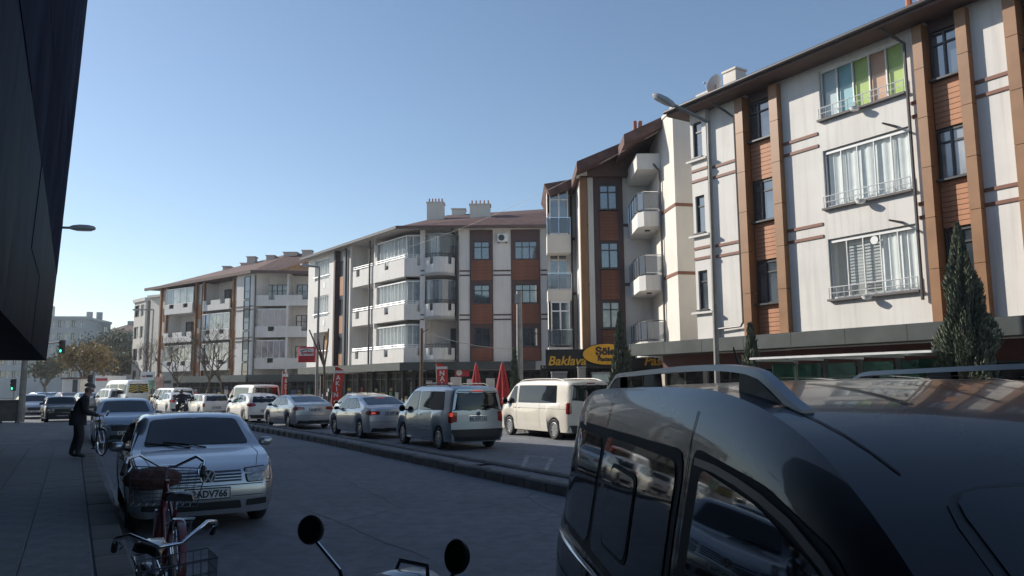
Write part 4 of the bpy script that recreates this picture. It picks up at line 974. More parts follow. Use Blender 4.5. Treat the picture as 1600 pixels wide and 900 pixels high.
def spot(px_lat, al, extra=0.0):
    """lane position -> world point and heading of a car driving away along the bending street"""
    c = curve_lat(al); return S(px_lat + c, al, 0), -29.24 - math.degrees(math.atan(curve_lat(al) - curve_lat(al + 1))) * 1.0 + extra
SEDAN = dict(L=4.38, W=1.736, r=.31, axles=(-1.2, 1.32), z0=.22, wheel='cap', tumble=.34, leanr=.1,
             top=[(-2.19, .93), (-2.1, 1.0), (-1.5, 1.05), (-.82, 1.385), (-.2, 1.44), (.3, 1.425), (.45, 1.395), (1.12, .985), (1.7, .9), (2.05, .80), (2.19, .70)],
             belt=[(-2.19, .9), (-1.3, .95), (.9, .91), (1.3, .9), (2.0, .74), (2.19, .64)])
def sedan_fit(c, tail=TAILM, plate_f=None, plate_r=None, lat=True):
    """windows, lamps, handles and seams shared by the saloon cars"""
    sp = c.sp; g = sp['glass']
    c.glassp('windscreen', 'top', g['ws'], .05, .02); c.glassp('rear_window', 'top', g['rw'], .05, .02)
    for p in g['side']: c.both('side_window', p, None, glass=True, rnd=.035)
    for l in g['seams']:
        for v in ('right', 'left'): c.line(v, l)
    c.handles(g['handles']); c.mirror(*g['mirror'])
def qd(y0, y1, z0, z1, s0=0., s1=0.): return [(y0, z0), (y1, z0), (y1 + s1, z1), (y0 + s0, z1)]
SED_GLASS = dict(ws=[(-.66, 1.06), (.66, 1.06), (.55, .5), (-.55, .5)], rw=[(-.56, -.86), (.56, -.86), (.62, -1.42), (-.62, -1.42)],
                 side=[[(-.12, .97), (.92, .95), (.42, 1.31), (-.1, 1.33)], [(-.98, .99), (-.2, .97), (-.18, 1.33), (-.68, 1.31)], [(-1.24, 1.0), (-1.04, .995), (-.76, 1.27), (-.86, 1.22)]],
                 seams=[[(.98, .93), (.95, .5), (.86, .28)], [(-.15, .93), (-.15, .28)], [(-1.1, .95), (-.9, .6), (-.8, .28)]], handles=[(.0, .84), (-.9, .86)], mirror=(.72, .98, (.2, .1, .13)))
SEDAN['glass'] = SED_GLASS
def make_bora():
    pos = S(1.56, 12.75); pm = paint('silver_paint', (.4, .42, .45), .75, .3)
    c = Car('parked_car', 'silver saloon parked facing the camera behind the bicycles', 'car', pos, 180 - 29.24 + .6, dict(SEDAN, W=1.79, bowf=.1), pm)
    sedan_fit(c)
    c.lamps('headlight_surround', 'front', [(.47, .59), (.80, .6), (.82, .785), (.44, .765)], SEAM, .035, .005); c.lamps('headlight', 'front', [(.49, .60), (.78, .615), (.8, .775), (.46, .755)], LAMPG, .03, .012)
    for k in range(4): c.patch('grille_slat', 'front', [(-.41, .618 + .036 * k), (.41, .618 + .036 * k), (.41, .64 + .036 * k), (-.41, .64 + .036 * k)], BLACKP if 0 else mat('grille_black', (.015, .015, .017), .4, var=0), .005, 3)
    c.roundel('front', 0, .69, .092, mat('emblem_silver', (.62, .63, .65), .25, metal=.4, var=0), True)
    c.plate('front', .485, '42ADV766', .52, .115)
    c.patch('air_intake', 'front', [(-.42, .28), (.42, .28), (.40, .38), (-.40, .38)], BLACKP, .006, 3, .02)
    c.lamps('fog_lamp_grille', 'front', [(.48, .3), (.74, .31), (.73, .39), (.48, .38)], BLACKP, .02)
    c.line('front', [(-.78, .575), (.78, .575)], .012); c.line('front', [(-.8, .44), (-.3, .435)], .01, BLACKP); c.line('front', [(.3, .435), (.8, .44)], .01, BLACKP)
    c.line('top', [(-.62, 1.95), (-.72, 1.5), (-.7, 1.14)], .008); c.line('top', [(.62, 1.95), (.72, 1.5), (.7, 1.14)], .008)
    for v in ('right', 'left'): c.line(v, [(-1.9, .5), (1.9, .5)], .045, BLACKP, 'side_moulding', .012)
    for sg in (-1, 1): MB().tube([(sg * .1, 1.16, .985), (sg * .12 + .3, 1.05, 1.04), (sg * .12 + .55, 1.0, 1.07)], .008, 5).build('wiper', BLACKP, c.t)
    c.lamps('tail_light', 'rear', [(.5, .7), (.78, .7), (.78, .86), (.5, .86)], TAILM)
make_bora()
def make_sedan(name, label, pos, head, pm, sp=None, tail=TAILM, front=False, lamp=None, plate='42 KLM 318', wrapr=.14):
    sp = sp or SEDAN; c = Car(name, label, 'car', pos, head, sp, pm, None); sedan_fit(c)
    z = sp.get('lampz', (.72, .9)); w = sp['W'] / 2
    c.lamps('tail_light', 'rear', [(w * .5, z[0] + .03), (w * .93, z[0]), (w * .93, z[1]), (w * .52, z[1] - .02)], TAILM, .03)
    if tail is TAILON: c.lamps('brake_light', 'rear', [(w * .66, z[0] + .06), (w * .84, z[0] + .05), (w * .84, z[1] - .05), (w * .68, z[1] - .06)], TAILON, .03, .014)
    for v in ('right', 'left'): c.patch('tail_light', v, [(-sp['L'] / 2 + .12, z[0]), (-sp['L'] / 2 + .36, z[0] + .06), (-sp['L'] / 2 + .3, z[1]), (-sp['L'] / 2 + .1, z[1])], TAILM, .007, 3, .03)
    c.plate('rear', sp.get('platez', .78), plate, .5, .11)
    c.patch('bumper_trim', 'rear', [(-w * .85, .24), (w * .85, .24), (w * .8, .38), (-w * .8, .38)], BLACKP, .006, 3, .03)
    c.line('rear', [(-w * .9, .58), (w * .9, .58)], .01)
    zf = sp.get('headz', (.62, .78))
    c.lamps('headlight', 'front', [(w * .5, zf[0]), (w * .9, zf[0] + .04), (w * .92, zf[1]), (w * .52, zf[1] - .03)], LAMPG, .03)
    c.patch('grille', 'front', [(-w * .45, zf[0] - .1), (w * .45, zf[0] - .1), (w * .48, zf[1] - .08), (-w * .48, zf[1] - .08)], mat('grille_black', (.015, .015, .017), .4, var=0), .006, 3, .03)
    c.patch('air_intake', 'front', [(-w * .6, .26), (w * .6, .26), (w * .55, .4), (-w * .55, .4)], BLACKP, .006, 3, .03)
    if front: c.plate('front', .46, plate, .5, .11)
    c.patch('brake_lamp', 'top', [(-.18, sp['glass']['rw'][0][1] - .1), (.18, sp['glass']['rw'][0][1] - .1), (.18, sp['glass']['rw'][0][1] - .13), (-.18, sp['glass']['rw'][0][1] - .13)], tail, .012, 2)
    return c
# queue on the far carriageway, seen from behind
EGEA = dict(SEDAN, L=4.5, W=1.79, axles=(-1.3, 1.34), r=.32, wheel='alloy',
            top=[(-2.25, 1.0), (-2.15, 1.08), (-1.75, 1.12), (-.85, 1.43), (-.2, 1.49), (.3, 1.47), (.5, 1.43), (1.25, 1.0), (1.8, .93), (2.15, .82), (2.25, .7)], belt=[(-2.25, .95), (-1.5, 1.0), (.9, .93), (1.4, .9), (2.1, .74), (2.25, .64)], lampz=(.8, .96), platez=.86)
EGEA['glass'] = dict(SED_GLASS, ws=[(-.68, 1.17), (.68, 1.17), (.56, .56), (-.56, .56)], rw=[(-.58, -.92), (.58, -.92), (.66, -1.62), (-.66, -1.62)],
                     side=[[(-.12, 1.0), (1.0, .97), (.45, 1.35), (-.1, 1.38)], [(-1.0, 1.03), (-.2, 1.0), (-.18, 1.38), (-.75, 1.36)], [(-1.35, 1.06), (-1.08, 1.04), (-.82, 1.33), (-.95, 1.28)]])
p, h = spot(9.7, 27.9); make_sedan('saloon_car', 'pale silver saloon with lit brake lamps ahead of the silver van', p, h, paint('pearl_silver', (.5, .52, .54), .4), EGEA, TAILON, plate='42 AFC 480')
SUPERB = dict(EGEA, L=4.84, W=1.82, axles=(-1.4, 1.4), top=[(-2.42, .98), (-2.32, 1.06), (-1.95, 1.1), (-.95, 1.4), (-.2, 1.46), (.35, 1.44), (.55, 1.4), (1.3, 1.0), (1.9, .93), (2.3, .82), (2.42, .7)], belt=[(-2.42, .93), (-1.5, .98), (.9, .92), (1.4, .9), (2.2, .74), (2.42, .64)], platez=.82)
SUPERB['glass'] = dict(EGEA['glass'], ws=[(-.68, 1.22), (.68, 1.22), (.57, .6), (-.57, .6)], rw=[(-.6, -1.02), (.6, -1.02), (.66, -1.75), (-.66, -1.75)])
p, h = spot(9.45, 35.7); make_sedan('saloon_car', 'long silver saloon with unlit tail lamps in the middle of the queue', p, h, paint('silver_grey', (.42, .44, .46), .5), SUPERB, TAILM, plate='06 BRT 91')
# hatchbacks and estates
HATCH = dict(L=4.3, W=1.79, r=.32, axles=(-1.28, 1.3), z0=.22, wheel='alloy', tumble=.34, leanr=.42, zr=.85, bowr=.2, top=[(-2.15, 1.2), (-2.05, 1.32), (-1.5, 1.44), (-.5, 1.5), (.2, 1.49), (.45, 1.44), (1.25, 1.02), (1.75, .94), (2.05, .82), (2.15, .7)], belt=[(-2.15, 1.08), (-1, 1.02), (.9, .94), (1.4, .9), (2.0, .74), (2.15, .64)])
def make_hatch(label, pos, head, pm, sp=HATCH, tail=TAILM, plate='42 HN 605', name='hatchback_car', glz=(1.02, 1.34), lampz=(.82, 1.0), square=False, rail=False, front=False):
    c = Car(name, label, 'car', pos, head, sp, pm); L, w, H = sp['L'] / 2, sp['W'] / 2, sp['top'][3][1]
    zb = sp['belt'][1][1]; zt = H - .1
    wsb, wst = sp.get('ws', (1.18, .5)); c.glassp('windscreen', 'top', [(-w * .78, wsb), (w * .78, wsb), (w * .64, wst), (-w * .64, wst)], .05)
    wr = .6 if not square else .8
    c.glassp('rear_window', 'rear', [(-w * (wr + .12), glz[0]), (w * (wr + .12), glz[0]), (w * wr, glz[1]), (-w * wr, glz[1])], .06)
    s_ = sp.get('sides') or [[(-.1, zb + .0), (1.0, zb - .03), (.45, zt), (-.08, zt + .02)], [(-1.0, zb + .03), (-.18, zb + .01), (-.16, zt + .02), (-.85, zt - .01)], [(-1.5, zb + .08), (-1.1, zb + .05), (-.95, zt - .03), (-1.3, zt - .08)]]
    for p_ in s_: c.both('side_window', p_, None, glass=True, rnd=.035)
    for l in sp.get('seams', [[(1.02, zb - .06), (1.0, .5), (.9, .3)], [(-.13, zb - .04), (-.13, .3)], [(-1.05, zb - .02), (-.95, .65), (-.78, .3)]]):
        for v in ('right', 'left'): c.line(v, l)
    c.handles(sp.get('handles', [(.05, zb - .12), (-.85, zb - .1)])); c.mirror(*sp.get('mirror', (.8, zb + .02, (.2, .1, .14))), mt=BLACKP if rail else None)
    if square:
        for sg in (-1, 1):
            c.patch('tail_light', 'rear', [(sg * w * .84, lampz[0] - .02), (sg * w * .955, lampz[0] - .02), (sg * w * .95, lampz[1]), (sg * w * .84, lampz[1])], TAILM, .008, 4, .02)
            if tail is TAILON: c.patch('brake_light', 'rear', [(sg * w * .855, lampz[1] - .13), (sg * w * .94, lampz[1] - .13), (sg * w * .94, lampz[1] - .02), (sg * w * .855, lampz[1] - .02)], TAILON, .014, 3, .02)
        for v in ('right', 'left'): c.patch('tail_light', v, [(-L + .05, lampz[0]), (-L + .16, lampz[0]), (-L + .16, lampz[1]), (-L + .05, lampz[1])], TAILM, .007, 3, .02)
    else:
        c.lamps('tail_light', 'rear', [(w * .52, lampz[0] + .05), (w * .93, lampz[0]), (w * .95, lampz[1]), (w * .6, lampz[1] - .02)], TAILM, .04)
        if tail is TAILON: c.lamps('brake_light', 'rear', [(w * .7, lampz[0] + .06), (w * .88, lampz[0] + .04), (w * .88, lampz[1] - .04), (w * .72, lampz[1] - .05)], TAILON, .03, .014)
        for v in ('right', 'left'): c.patch('tail_light', v, [(-L + .1, lampz[0]), (-L + .38, lampz[0] + .07), (-L + .3, lampz[1]), (-L + .12, lampz[1])], TAILM, .007, 3, .04)
    c.plate('rear', sp.get('platez', .62), plate, .5, .11)
    c.patch('bumper_trim', 'rear', [(-w * .92, .25), (w * .92, .25), (w * .9, sp.get('bumpz', .42)), (-w * .9, sp.get('bumpz', .42))], BLACKP, .02, 6, .03, seg=6)
    c.patch('brake_lamp', 'rear', [(-.16, glz[1] + .04), (.16, glz[1] + .04), (.16, glz[1] + .07), (-.16, glz[1] + .07)], tail, .006, 2)
    zf = sp.get('headz', (.62, .78))
    c.lamps('headlight', 'front', [(w * .5, zf[0]), (w * .9, zf[0] + .04), (w * .92, zf[1]), (w * .52, zf[1] - .03)], LAMPG, .03)
    c.patch('grille', 'front', [(-w * .45, zf[0] - .14), (w * .45, zf[0] - .14), (w * .48, zf[1] - .06), (-w * .48, zf[1] - .06)], mat('grille_black', (.015, .015, .017), .4, var=0), .006, 3, .04)
    c.patch('air_intake', 'front', [(-w * .7, .26), (w * .7, .26), (w * .66, .4), (-w * .66, .4)], BLACKP, .006, 3, .03)
    if front: c.plate('front', .45, plate, .5, .11)
    return c
WHITEP = paint('white_paint', (.72, .71, .68)); WHITEC = paint('cream_white_paint', (.70, .66, .58))
p, h = spot(9.5, 42.6); make_hatch('white hatchback with rounded tail queueing ahead of the long silver saloon', p, h, WHITEP, plate='42 HNT 06')
SQ = dict(HATCH, L=4.15, W=1.62, r=.29, wheel='cap', tumble=.2, leanr=.22, bowr=.05, bowf=.06, sm=.04, top=[(-2.07, 1.28), (-2.0, 1.36), (-1.4, 1.4), (-.3, 1.43), (.3, 1.42), (.42, 1.39), (.98, .95), (1.6, .9), (2.0, .84), (2.07, .76)], belt=[(-2.07, .95), (-1, .95), (.9, .92), (1.4, .86), (2.0, .78), (2.07, .7)], ws=(.94, .46),
          sides=[[(-.1, .98), (.82, .97), (.4, 1.33), (-.08, 1.34)], [(-.9, .99), (-.18, .98), (-.16, 1.34), (-.86, 1.34)], [(-1.75, 1.0), (-1.0, .99), (-.96, 1.34), (-1.55, 1.33)]], mirror=(.62, .98, (.14, .08, .1)), platez=.6)
p, h = spot(9.6, 51.5); make_hatch('old boxy white estate car in the queue', p, h, WHITEP, SQ, plate='42 YE 733', glz=(1.0, 1.3), lampz=(.68, .86), square=True, name='estate_car')
SMALL = dict(HATCH, L=3.9, W=1.68, axles=(-1.2, 1.2), top=[(-1.95, 1.2), (-1.85, 1.34), (-1.3, 1.46), (-.4, 1.5), (.2, 1.49), (.45, 1.43), (1.2, 1.0), (1.6, .92), (1.85, .82), (1.95, .7)])
p, h = spot(9.7, 58.5); make_hatch('small white hatchback with lit brake lamps behind the motorcyclist', p, h, WHITEP, SMALL, TAILON, '42 BV 210')
# ---------------------------------------------------------------- small passenger vans, big van, minibus
VAN = dict(L=4.41, W=1.794, r=.315, axles=(-1.36, 1.32), z0=.23, wheel='multi', tumble=.2, leanr=.1, zr=1.05, bowr=.1, bowf=.2, platez=.86, bumpz=.58, sm=.09,
           top=[(-2.2, 1.70), (-2.1, 1.77), (-1.5, 1.8), (-.4, 1.81), (.25, 1.8), (.6, 1.74), (.8, 1.66), (1.55, 1.12), (1.95, .98), (2.12, .86), (2.2, .72)],
           belt=[(-2.2, 1.1), (-1, 1.09), (.9, 1.05), (1.5, 1.0), (2.05, .82), (2.2, .68)], ws=(1.48, .84),
           sides=[[(.12, 1.08), (1.22, 1.05), (.68, 1.6), (.14, 1.64)], [(-1.0, 1.1), (-.02, 1.09), (.0, 1.64), (-.97, 1.65)], [(-1.86, 1.12), (-1.12, 1.1), (-1.09, 1.65), (-1.74, 1.64)]],
           seams=[[(1.3, 1.0), (1.28, .5), (1.12, .32)], [(.06, 1.68), (.06, .32)], [(-1.06, 1.68), (-1.06, .9), (-.9, .6), (-.86, .32)]], handles=[(.18, .96), (-.1, .96)], mirror=(1.0, 1.08, (.2, .13, .2)), headz=(.72, .92))
p, h = spot(9.95, 22.0); c = make_hatch('silver five seat van with lit brake lamps, nearest in the queue', p, h, paint('blue_silver_paint', (.36, .41, .45), .6, .3), dict(VAN, sides=[VAN['sides'][0], [(-1.72, 1.11), (-.02, 1.09), (.0, 1.62), (-1.62, 1.62)]]), TAILON, '42 AVY 133', 'passenger_van', (1.1, 1.58), (.78, 1.06), True, True)
c.rails(-1.7, .3, .62); c.roundel('rear', 0, 1.0, .06)
for v in ('right', 'left'): c.line(v, [(-.9, .62), (.9, .62)], .04, CHROME, 'side_moulding', .012); c.patch('side_step', v, [(-.9, .27), (.95, .27), (.95, .31), (-.9, .31)], CHROME, .03, 2, .01)
c.patch('tailgate_handle', 'rear', [(-.32, .93), (.32, .93), (.32, .96), (-.32, .96)], CHROME, .012, 2)
c.line('rear', [(-.6, 1.62), (.6, 1.6)], .02, BLACKP, 'spoiler_gap')
for (la, al, lab, pl) in ((9.3, 72, 'white small van with a red tail lamp left of the small hatchback', '42 CD 118'), (11.3, 64, 'white small van in the second lane beyond the old estate car', '42 TR 405'), (12.9, 70, 'white small van half hidden behind the white panel van', '42 EK 77')):
    p, h = spot(la, al); make_hatch(lab, p, h, WHITEP, VAN, TAILM, pl, 'passenger_van', (1.1, 1.58), (.78, 1.06), True, True)
BIG = dict(VAN, L=4.9, W=1.9, r=.34, axles=(-1.55, 1.45), wheel='cap', tumble=.15, leanr=.06, zr=1.2, bowr=.08, sm=.1, z0=.25,
           top=[(-2.45, 1.84), (-2.35, 1.92), (-1.5, 1.96), (-.4, 1.97), (.7, 1.95), (1.0, 1.9), (1.2, 1.82), (1.85, 1.2), (2.2, 1.08), (2.38, .95), (2.45, .8)], belt=[(-2.45, 1.18), (-1, 1.18), (1.2, 1.14), (1.8, 1.08), (2.3, .88), (2.45, .74)], ws=(1.82, 1.24), headz=(.8, 1.0), platez=.95, bumpz=.48,
           sides=[[(.92, 1.17), (1.6, 1.12), (1.16, 1.72), (.94, 1.76)], [(-1.72, 1.19), (.78, 1.18), (.78, 1.77), (-1.66, 1.76)]],
           seams=[[(1.72, 1.1), (1.7, .6), (1.85, .4)], [(.85, 1.8), (.85, .35)], [(-.7, 1.8), (-.7, .35)], [(-2.4, 1.0), (.85, 1.0)]], handles=[(1.0, 1.02), (.7, 1.02)], mirror=(1.5, 1.2, (.2, .12, .26)))
BB = G(791, 683); CC = G(872, 692); BB *= 1.05; CC *= 1.05; hd = math.degrees(math.atan2(BB.x - CC.x, BB.y - CC.y))
p = (BB + CC) / 2 + Vector((math.cos(R(-hd)), math.sin(R(-hd)), 0)) * .87
c = make_hatch('cream white window van standing in the sun on the far lane', p, hd, WHITEC, BIG, TAILM, '42 LR 501', 'window_van', (1.25, 1.76), (.86, 1.2), True, True); c.rails(-2.0, .9, .74, .05, .018, WHITEC)
p, h = spot(12.0, 50.5); make_hatch('white panel van with dark rear window standing beyond the white hatchback', p, h, WHITEC, BIG, TAILM, '42 MS 964', 'window_van', (1.25, 1.76), (.86, 1.2), True, True)
MINI = dict(BIG, L=5.9, W=1.98, axles=(-1.7, 1.8), r=.35, tumble=.12, top=[(-2.95, 2.28), (-2.85, 2.4), (-2, 2.46), (-.4, 2.48), (1.2, 2.45), (1.6, 2.3), (2.3, 1.3), (2.7, 1.14), (2.88, 1.0), (2.95, .85)], belt=[(-2.95, 1.3), (-1, 1.28), (1.5, 1.2), (2.2, 1.14), (2.8, .95), (2.95, .8)], ws=(2.26, 1.66),
            sides=[[(1.0, 1.3), (2.0, 1.22), (1.65, 2.0), (1.02, 2.05)], [(-.9, 1.35), (.85, 1.35), (.85, 2.1), (-.9, 2.1)], [(-2.7, 1.35), (-1.05, 1.35), (-1.05, 2.1), (-2.66, 2.1)]], seams=[[(.93, 2.15), (.93, .4)], [(-.98, 2.15), (-.98, .4)]], handles=[(1.1, 1.1)], mirror=(2.0, 1.35, (.2, .12, .3)), platez=.8)
gp = A(195, 610, 64); p = Vector((gp.x, gp.y, 0)); c = make_hatch('white minibus with yellow and black chevrons across its rear window', p, -46, WHITEP, MINI, TAILM, '42 S 0194', 'minibus', (1.4, 2.12), (.8, 1.15), True, True)
CHEV = mat('chevron_yellow', (.5, .38, .04), .6)
for k in range(4):
    z0 = 1.42 + k * .17
    for sg in (-1, 1): c.patch('chevron_stripe', 'rear', [(sg * .78, z0), (sg * .78, z0 + .08), (sg * .05, z0 + .08 + .2), (sg * .05, z0 + .2)] if z0 < 1.9 else [(sg * .7, z0), (sg * .7, z0 + .05), (sg * .4, z0 + .12), (sg * .4, z0 + .07)], CHEV, .012, 2)
# parked and oncoming cars on the near side
FORD = dict(EGEA, L=4.36, W=1.82, top=[(-2.18, 1.02), (-2.1, 1.12), (-1.6, 1.3), (-.6, 1.48), (.2, 1.48), (.5, 1.43), (1.3, 1.0), (1.8, .92), (2.08, .8), (2.18, .68)], headz=(.62, .8)); FORD['glass'] = dict(EGEA['glass'], rw=[(-.5, -.95), (.5, -.95), (.58, -1.55), (-.58, -1.55)])
make_sedan('parked_car', 'blue grey saloon parked facing the camera beside the man with the bicycle', S(1.5, 28.8), 180 - 29.24, paint('blue_grey_paint', (.2, .25, .31), .6), FORD, front=True, plate='42 ARH 59')
OLD = dict(SEDAN, L=4.2, W=1.64, tumble=.24, bowf=.04, leanf=.05, sm=.04, top=[(-2.1, .92), (-2.05, .97), (-1.4, .98), (-.95, 1.35), (-.2, 1.39), (.3, 1.385), (.42, 1.36), (.95, .97), (1.6, .93), (2.05, .87), (2.1, .8)], belt=[(-2.1, .9), (-1, .93), (.9, .92), (1.4, .88), (2.05, .8), (2.1, .74)])
OLD['glass'] = dict(SED_GLASS, ws=[(-.64, .92), (.64, .92), (.56, .46), (-.56, .46)], rw=[(-.56, -.98), (.56, -.98), (.6, -1.36), (-.6, -1.36)])
g0 = A(93, 640, 43.5); oc = Car('parked_car', 'old dark grey boxy saloon with round twin headlights beside the lamp post', 'car', (g0.x, g0.y, 0), 180 - 34, OLD, paint('dark_grey_paint', (.05, .055, .062), .4)); sedan_fit(oc)
oc.patch('grille', 'front', [(-.74, .56), (.74, .56), (.74, .76), (-.74, .76)], BLACKP, .006, 4)
for sg in (-1, 1):
    for x in (.45, .64):
        h_, _ = oc.cast('front', sg * x, .66); MB(Matrix.Translation(h_) @ Matrix.Rotation(-math.pi / 2, 4, 'X')).lathe([(.0001, .03), (.05, .028), (.078, .015), (.085, 0)], 14).build('headlight', LAMPG, oc.t, 50)
oc.plate('front', .42, '42 DK 330'); oc.line('front', [(-.8, .47), (.8, .47)], .1, BLACKP, 'bumper', .03)
g0 = A(50, 640, 49.5); make_sedan('parked_car', 'silver saloon facing the camera half behind the concrete post', (g0.x, g0.y, 0), 180 - 36, paint('silver_paint', (.4, .42, .45), .75, .3), EGEA, front=True, plate='42 ZE 17')
for k, (px, Y, lab, col) in enumerate(((62, 78, 'distant blue car at the far junction left of the pale one', (.06, .09, .16)), (84, 82, 'distant pale car at the far junction', (.5, .5, .5)), (104, 76, 'distant rust coloured car behind the old grey saloon', (.2, .06, .03)), (135, 66, 'grey car with low roof seen just behind the walking man', (.22, .23, .25)))):
    g0 = A(px, 610, Y); make_sedan('saloon_car', lab, (g0.x, g0.y, 0), -60 + 8 * k, paint('far_paint_%s' % 'abcd'[k], col, .3), EGEA)
# ---------------------------------------------------------------- black van close on the right
BLK = mat('black_van_paint', (.007, .01, .017), .28, metal=0, var=.1, scale=3, coat=.4, spec=.15)
NV = dict(VAN, W=1.84, sm=.16, tumble=.19, rd=.075, leanf=.3, top=[(-2.2, 1.71), (-2.1, 1.775), (-1.5, 1.80), (-.4, 1.812), (.1, 1.805), (.5, 1.755), (.85, 1.655), (1.2, 1.46), (1.75, 1.1), (2.0, .96), (2.12, .86), (2.2, .72)])
NVp = Vector((1.28, 2.42, 0))
c = Car('parked_van', 'black passenger van with silver roof rails filling the right foreground', 'van', NVp, 175, NV, BLK)
NVAN = c
c.glassp('windscreen', 'top', [(-.68, 1.66), (.68, 1.66), (.58, .92), (-.58, .92)], .07, .025)
for v in ('right', 'left'):
    c.patch('window_seal', v, [(-1.88, 1.1), (.02, 1.07), (.03, 1.605), (-1.8, 1.615)], RUBBER, .003, 8, .09, seg=6)
    c.patch('rear_quarter_window', v, [(-1.83, 1.13), (-1.13, 1.12), (-1.1, 1.57), (-1.76, 1.58)], AUTOG, .007, 8, .07, seg=5)
    c.patch('sliding_door_window', v, [(-1.06, 1.12), (-.03, 1.1), (-.02, 1.57), (-1.03, 1.58)], AUTOG, .007, 8, .07, seg=5)
    c.patch('sliding_pane_frame', v, [(-.86, 1.17), (-.44, 1.17), (-.43, 1.48), (-.84, 1.49)], RUBBER, .010, 5, .05); c.patch('sliding_pane', v, [(-.845, 1.185), (-.455, 1.185), (-.445, 1.465), (-.825, 1.475)], AUTOG, .013, 5, .05)
    c.patch('window_latch', v, [(-.93, 1.36), (-.87, 1.36), (-.87, 1.4), (-.93, 1.4)], BLACKP, .022, 2, .01)
    c.patch('window_seal', v, [(.08, 1.06), (1.6, 1.0), (1.2, 1.33), (.92, 1.5), (.6, 1.575), (.1, 1.62)], RUBBER, .003, 8, .05, seg=6)
    c.patch('front_door_window', v, [(.17, 1.09), (1.48, 1.04), (1.14, 1.32), (.88, 1.46), (.58, 1.53), (.19, 1.57)], AUTOG, .008, 8, .04, seg=6)
    c.patch('belt_trim', v, [(-1.88, 1.055), (1.2, 1.03), (1.2, 1.05), (-1.88, 1.075)], CHROME, .012, 2, .004, seg=30)
    for l in ([(1.34, 1.0), (1.28, .5), (1.12, .32)], [(.06, 1.72), (.06, .32)], [(-1.08, 1.72), (-1.08, .9), (-.9, .6), (-.86, .32)], [(-1.95, .92), (-1.08, .92)]): c.line(v, l, .007)
    c.line(v, [(.14, 1.585), (.3, 1.58), (.45, 1.567), (.6, 1.548), (.75, 1.52), (.9, 1.475), (1.05, 1.405), (1.2, 1.31), (1.35, 1.19), (1.5, 1.06)], .02, mat('grey_frame', (.09, .095, .1), .35), 'door_frame', .011)
c.mirror(1.5, .98, (.2, .13, .2), BLACKP); c.handles([(.18, .96), (-.1, .96)])
c.glassp('rear_window', 'rear', [(-.66, 1.1), (.66, 1.1), (.62, 1.53), (-.62, 1.53)], .06); c.lamps('tail_light', 'rear', [(.74, .78), (.86, .78), (.85, 1.06), (.74, 1.06)], TAILM); c.plate('rear', .86, '42 CV 871')
c.lamps('headlight', 'front', [(.45, .72), (.82, .74), (.84, .92), (.5, .88)], LAMPG); c.patch('grille', 'front', [(-.4, .66), (.4, .66), (.42, .84), (-.42, .84)], BLACKP, .006, 3, .03); c.plate('front', .5, '42 CV 871')
GREYR = mat('grey_rail', (.2, .22, .25), .3, metal=.6, var=.08)
for sg in (-1, 1):           # bow-shaped rails with broad feet
    pts = []; rs = []
    for i in range(29):
        t = i / 28; y = -1.75 + t * 2.25; h_, _ = c.cast('top', sg * .64, y); e = min(t, 1 - t)
        pts.append(Vector((sg * .63, y, h_.z + .062 * sstep(e / .13) - .005)))
    m = MB(); V = []
    for i, p in enumerate(pts):
        t = i / 28; w_ = .019
        V += [p + Vector((-w_, 0, -.006)), p + Vector((w_, 0, -.006)), p + Vector((w_ * .8, 0, .014)), p + Vector((-w_ * .8, 0, .014))]
    F_ = [(4 * i + k, 4 * i + (k + 1) % 4, 4 * i + 4 + (k + 1) % 4, 4 * i + 4 + k) for i in range(28) for k in range(4)] + [(3, 2, 1, 0), (112, 113, 114, 115)]
    rl = m.add(V, F_).build('roof_rail', GREYR, c.t, 50)
    for y0, y1 in ((-1.74, -1.4), (-.95, -.8), (.12, .48)):
        q = MB(); V = []
        for i in range(5):
            y = y0 + (y1 - y0) * i / 4; h_, _ = c.cast('top', sg * .63, y); k = min(range(29), key=lambda j: abs(pts[j].y - y))
            V += [Vector((sg * .63 - .02, y, h_.z - .01)), Vector((sg * .63 + .02, y, h_.z - .01)), Vector((sg * .63 + .015, y, pts[k].z)), Vector((sg * .63 - .015, y, pts[k].z))]
        q.add(V, [(4 * i + k, 4 * i + (k + 1) % 4, 4 * i + 4 + (k + 1) % 4, 4 * i + 4 + k) for i in range(4) for k in range(4)]); q.build('rail_foot', BLACKP, rl)
for x in (-.34, .34, -.1, .1): c.line('top', [(x, -1.5), (x, .45)], .03 if abs(x) > .2 else .02, BLK, 'roof_rib', .012)
for sg in (-1, 1): c.line('top', [(sg * .655, -1.9), (sg * .66, .3), (sg * .62, .85)], .006)
MB().tube([(0, -1.5, 1.8), (0, -1.62, 1.98)], [.012, .004], 6).build('aerial', BLACKP, c.t)
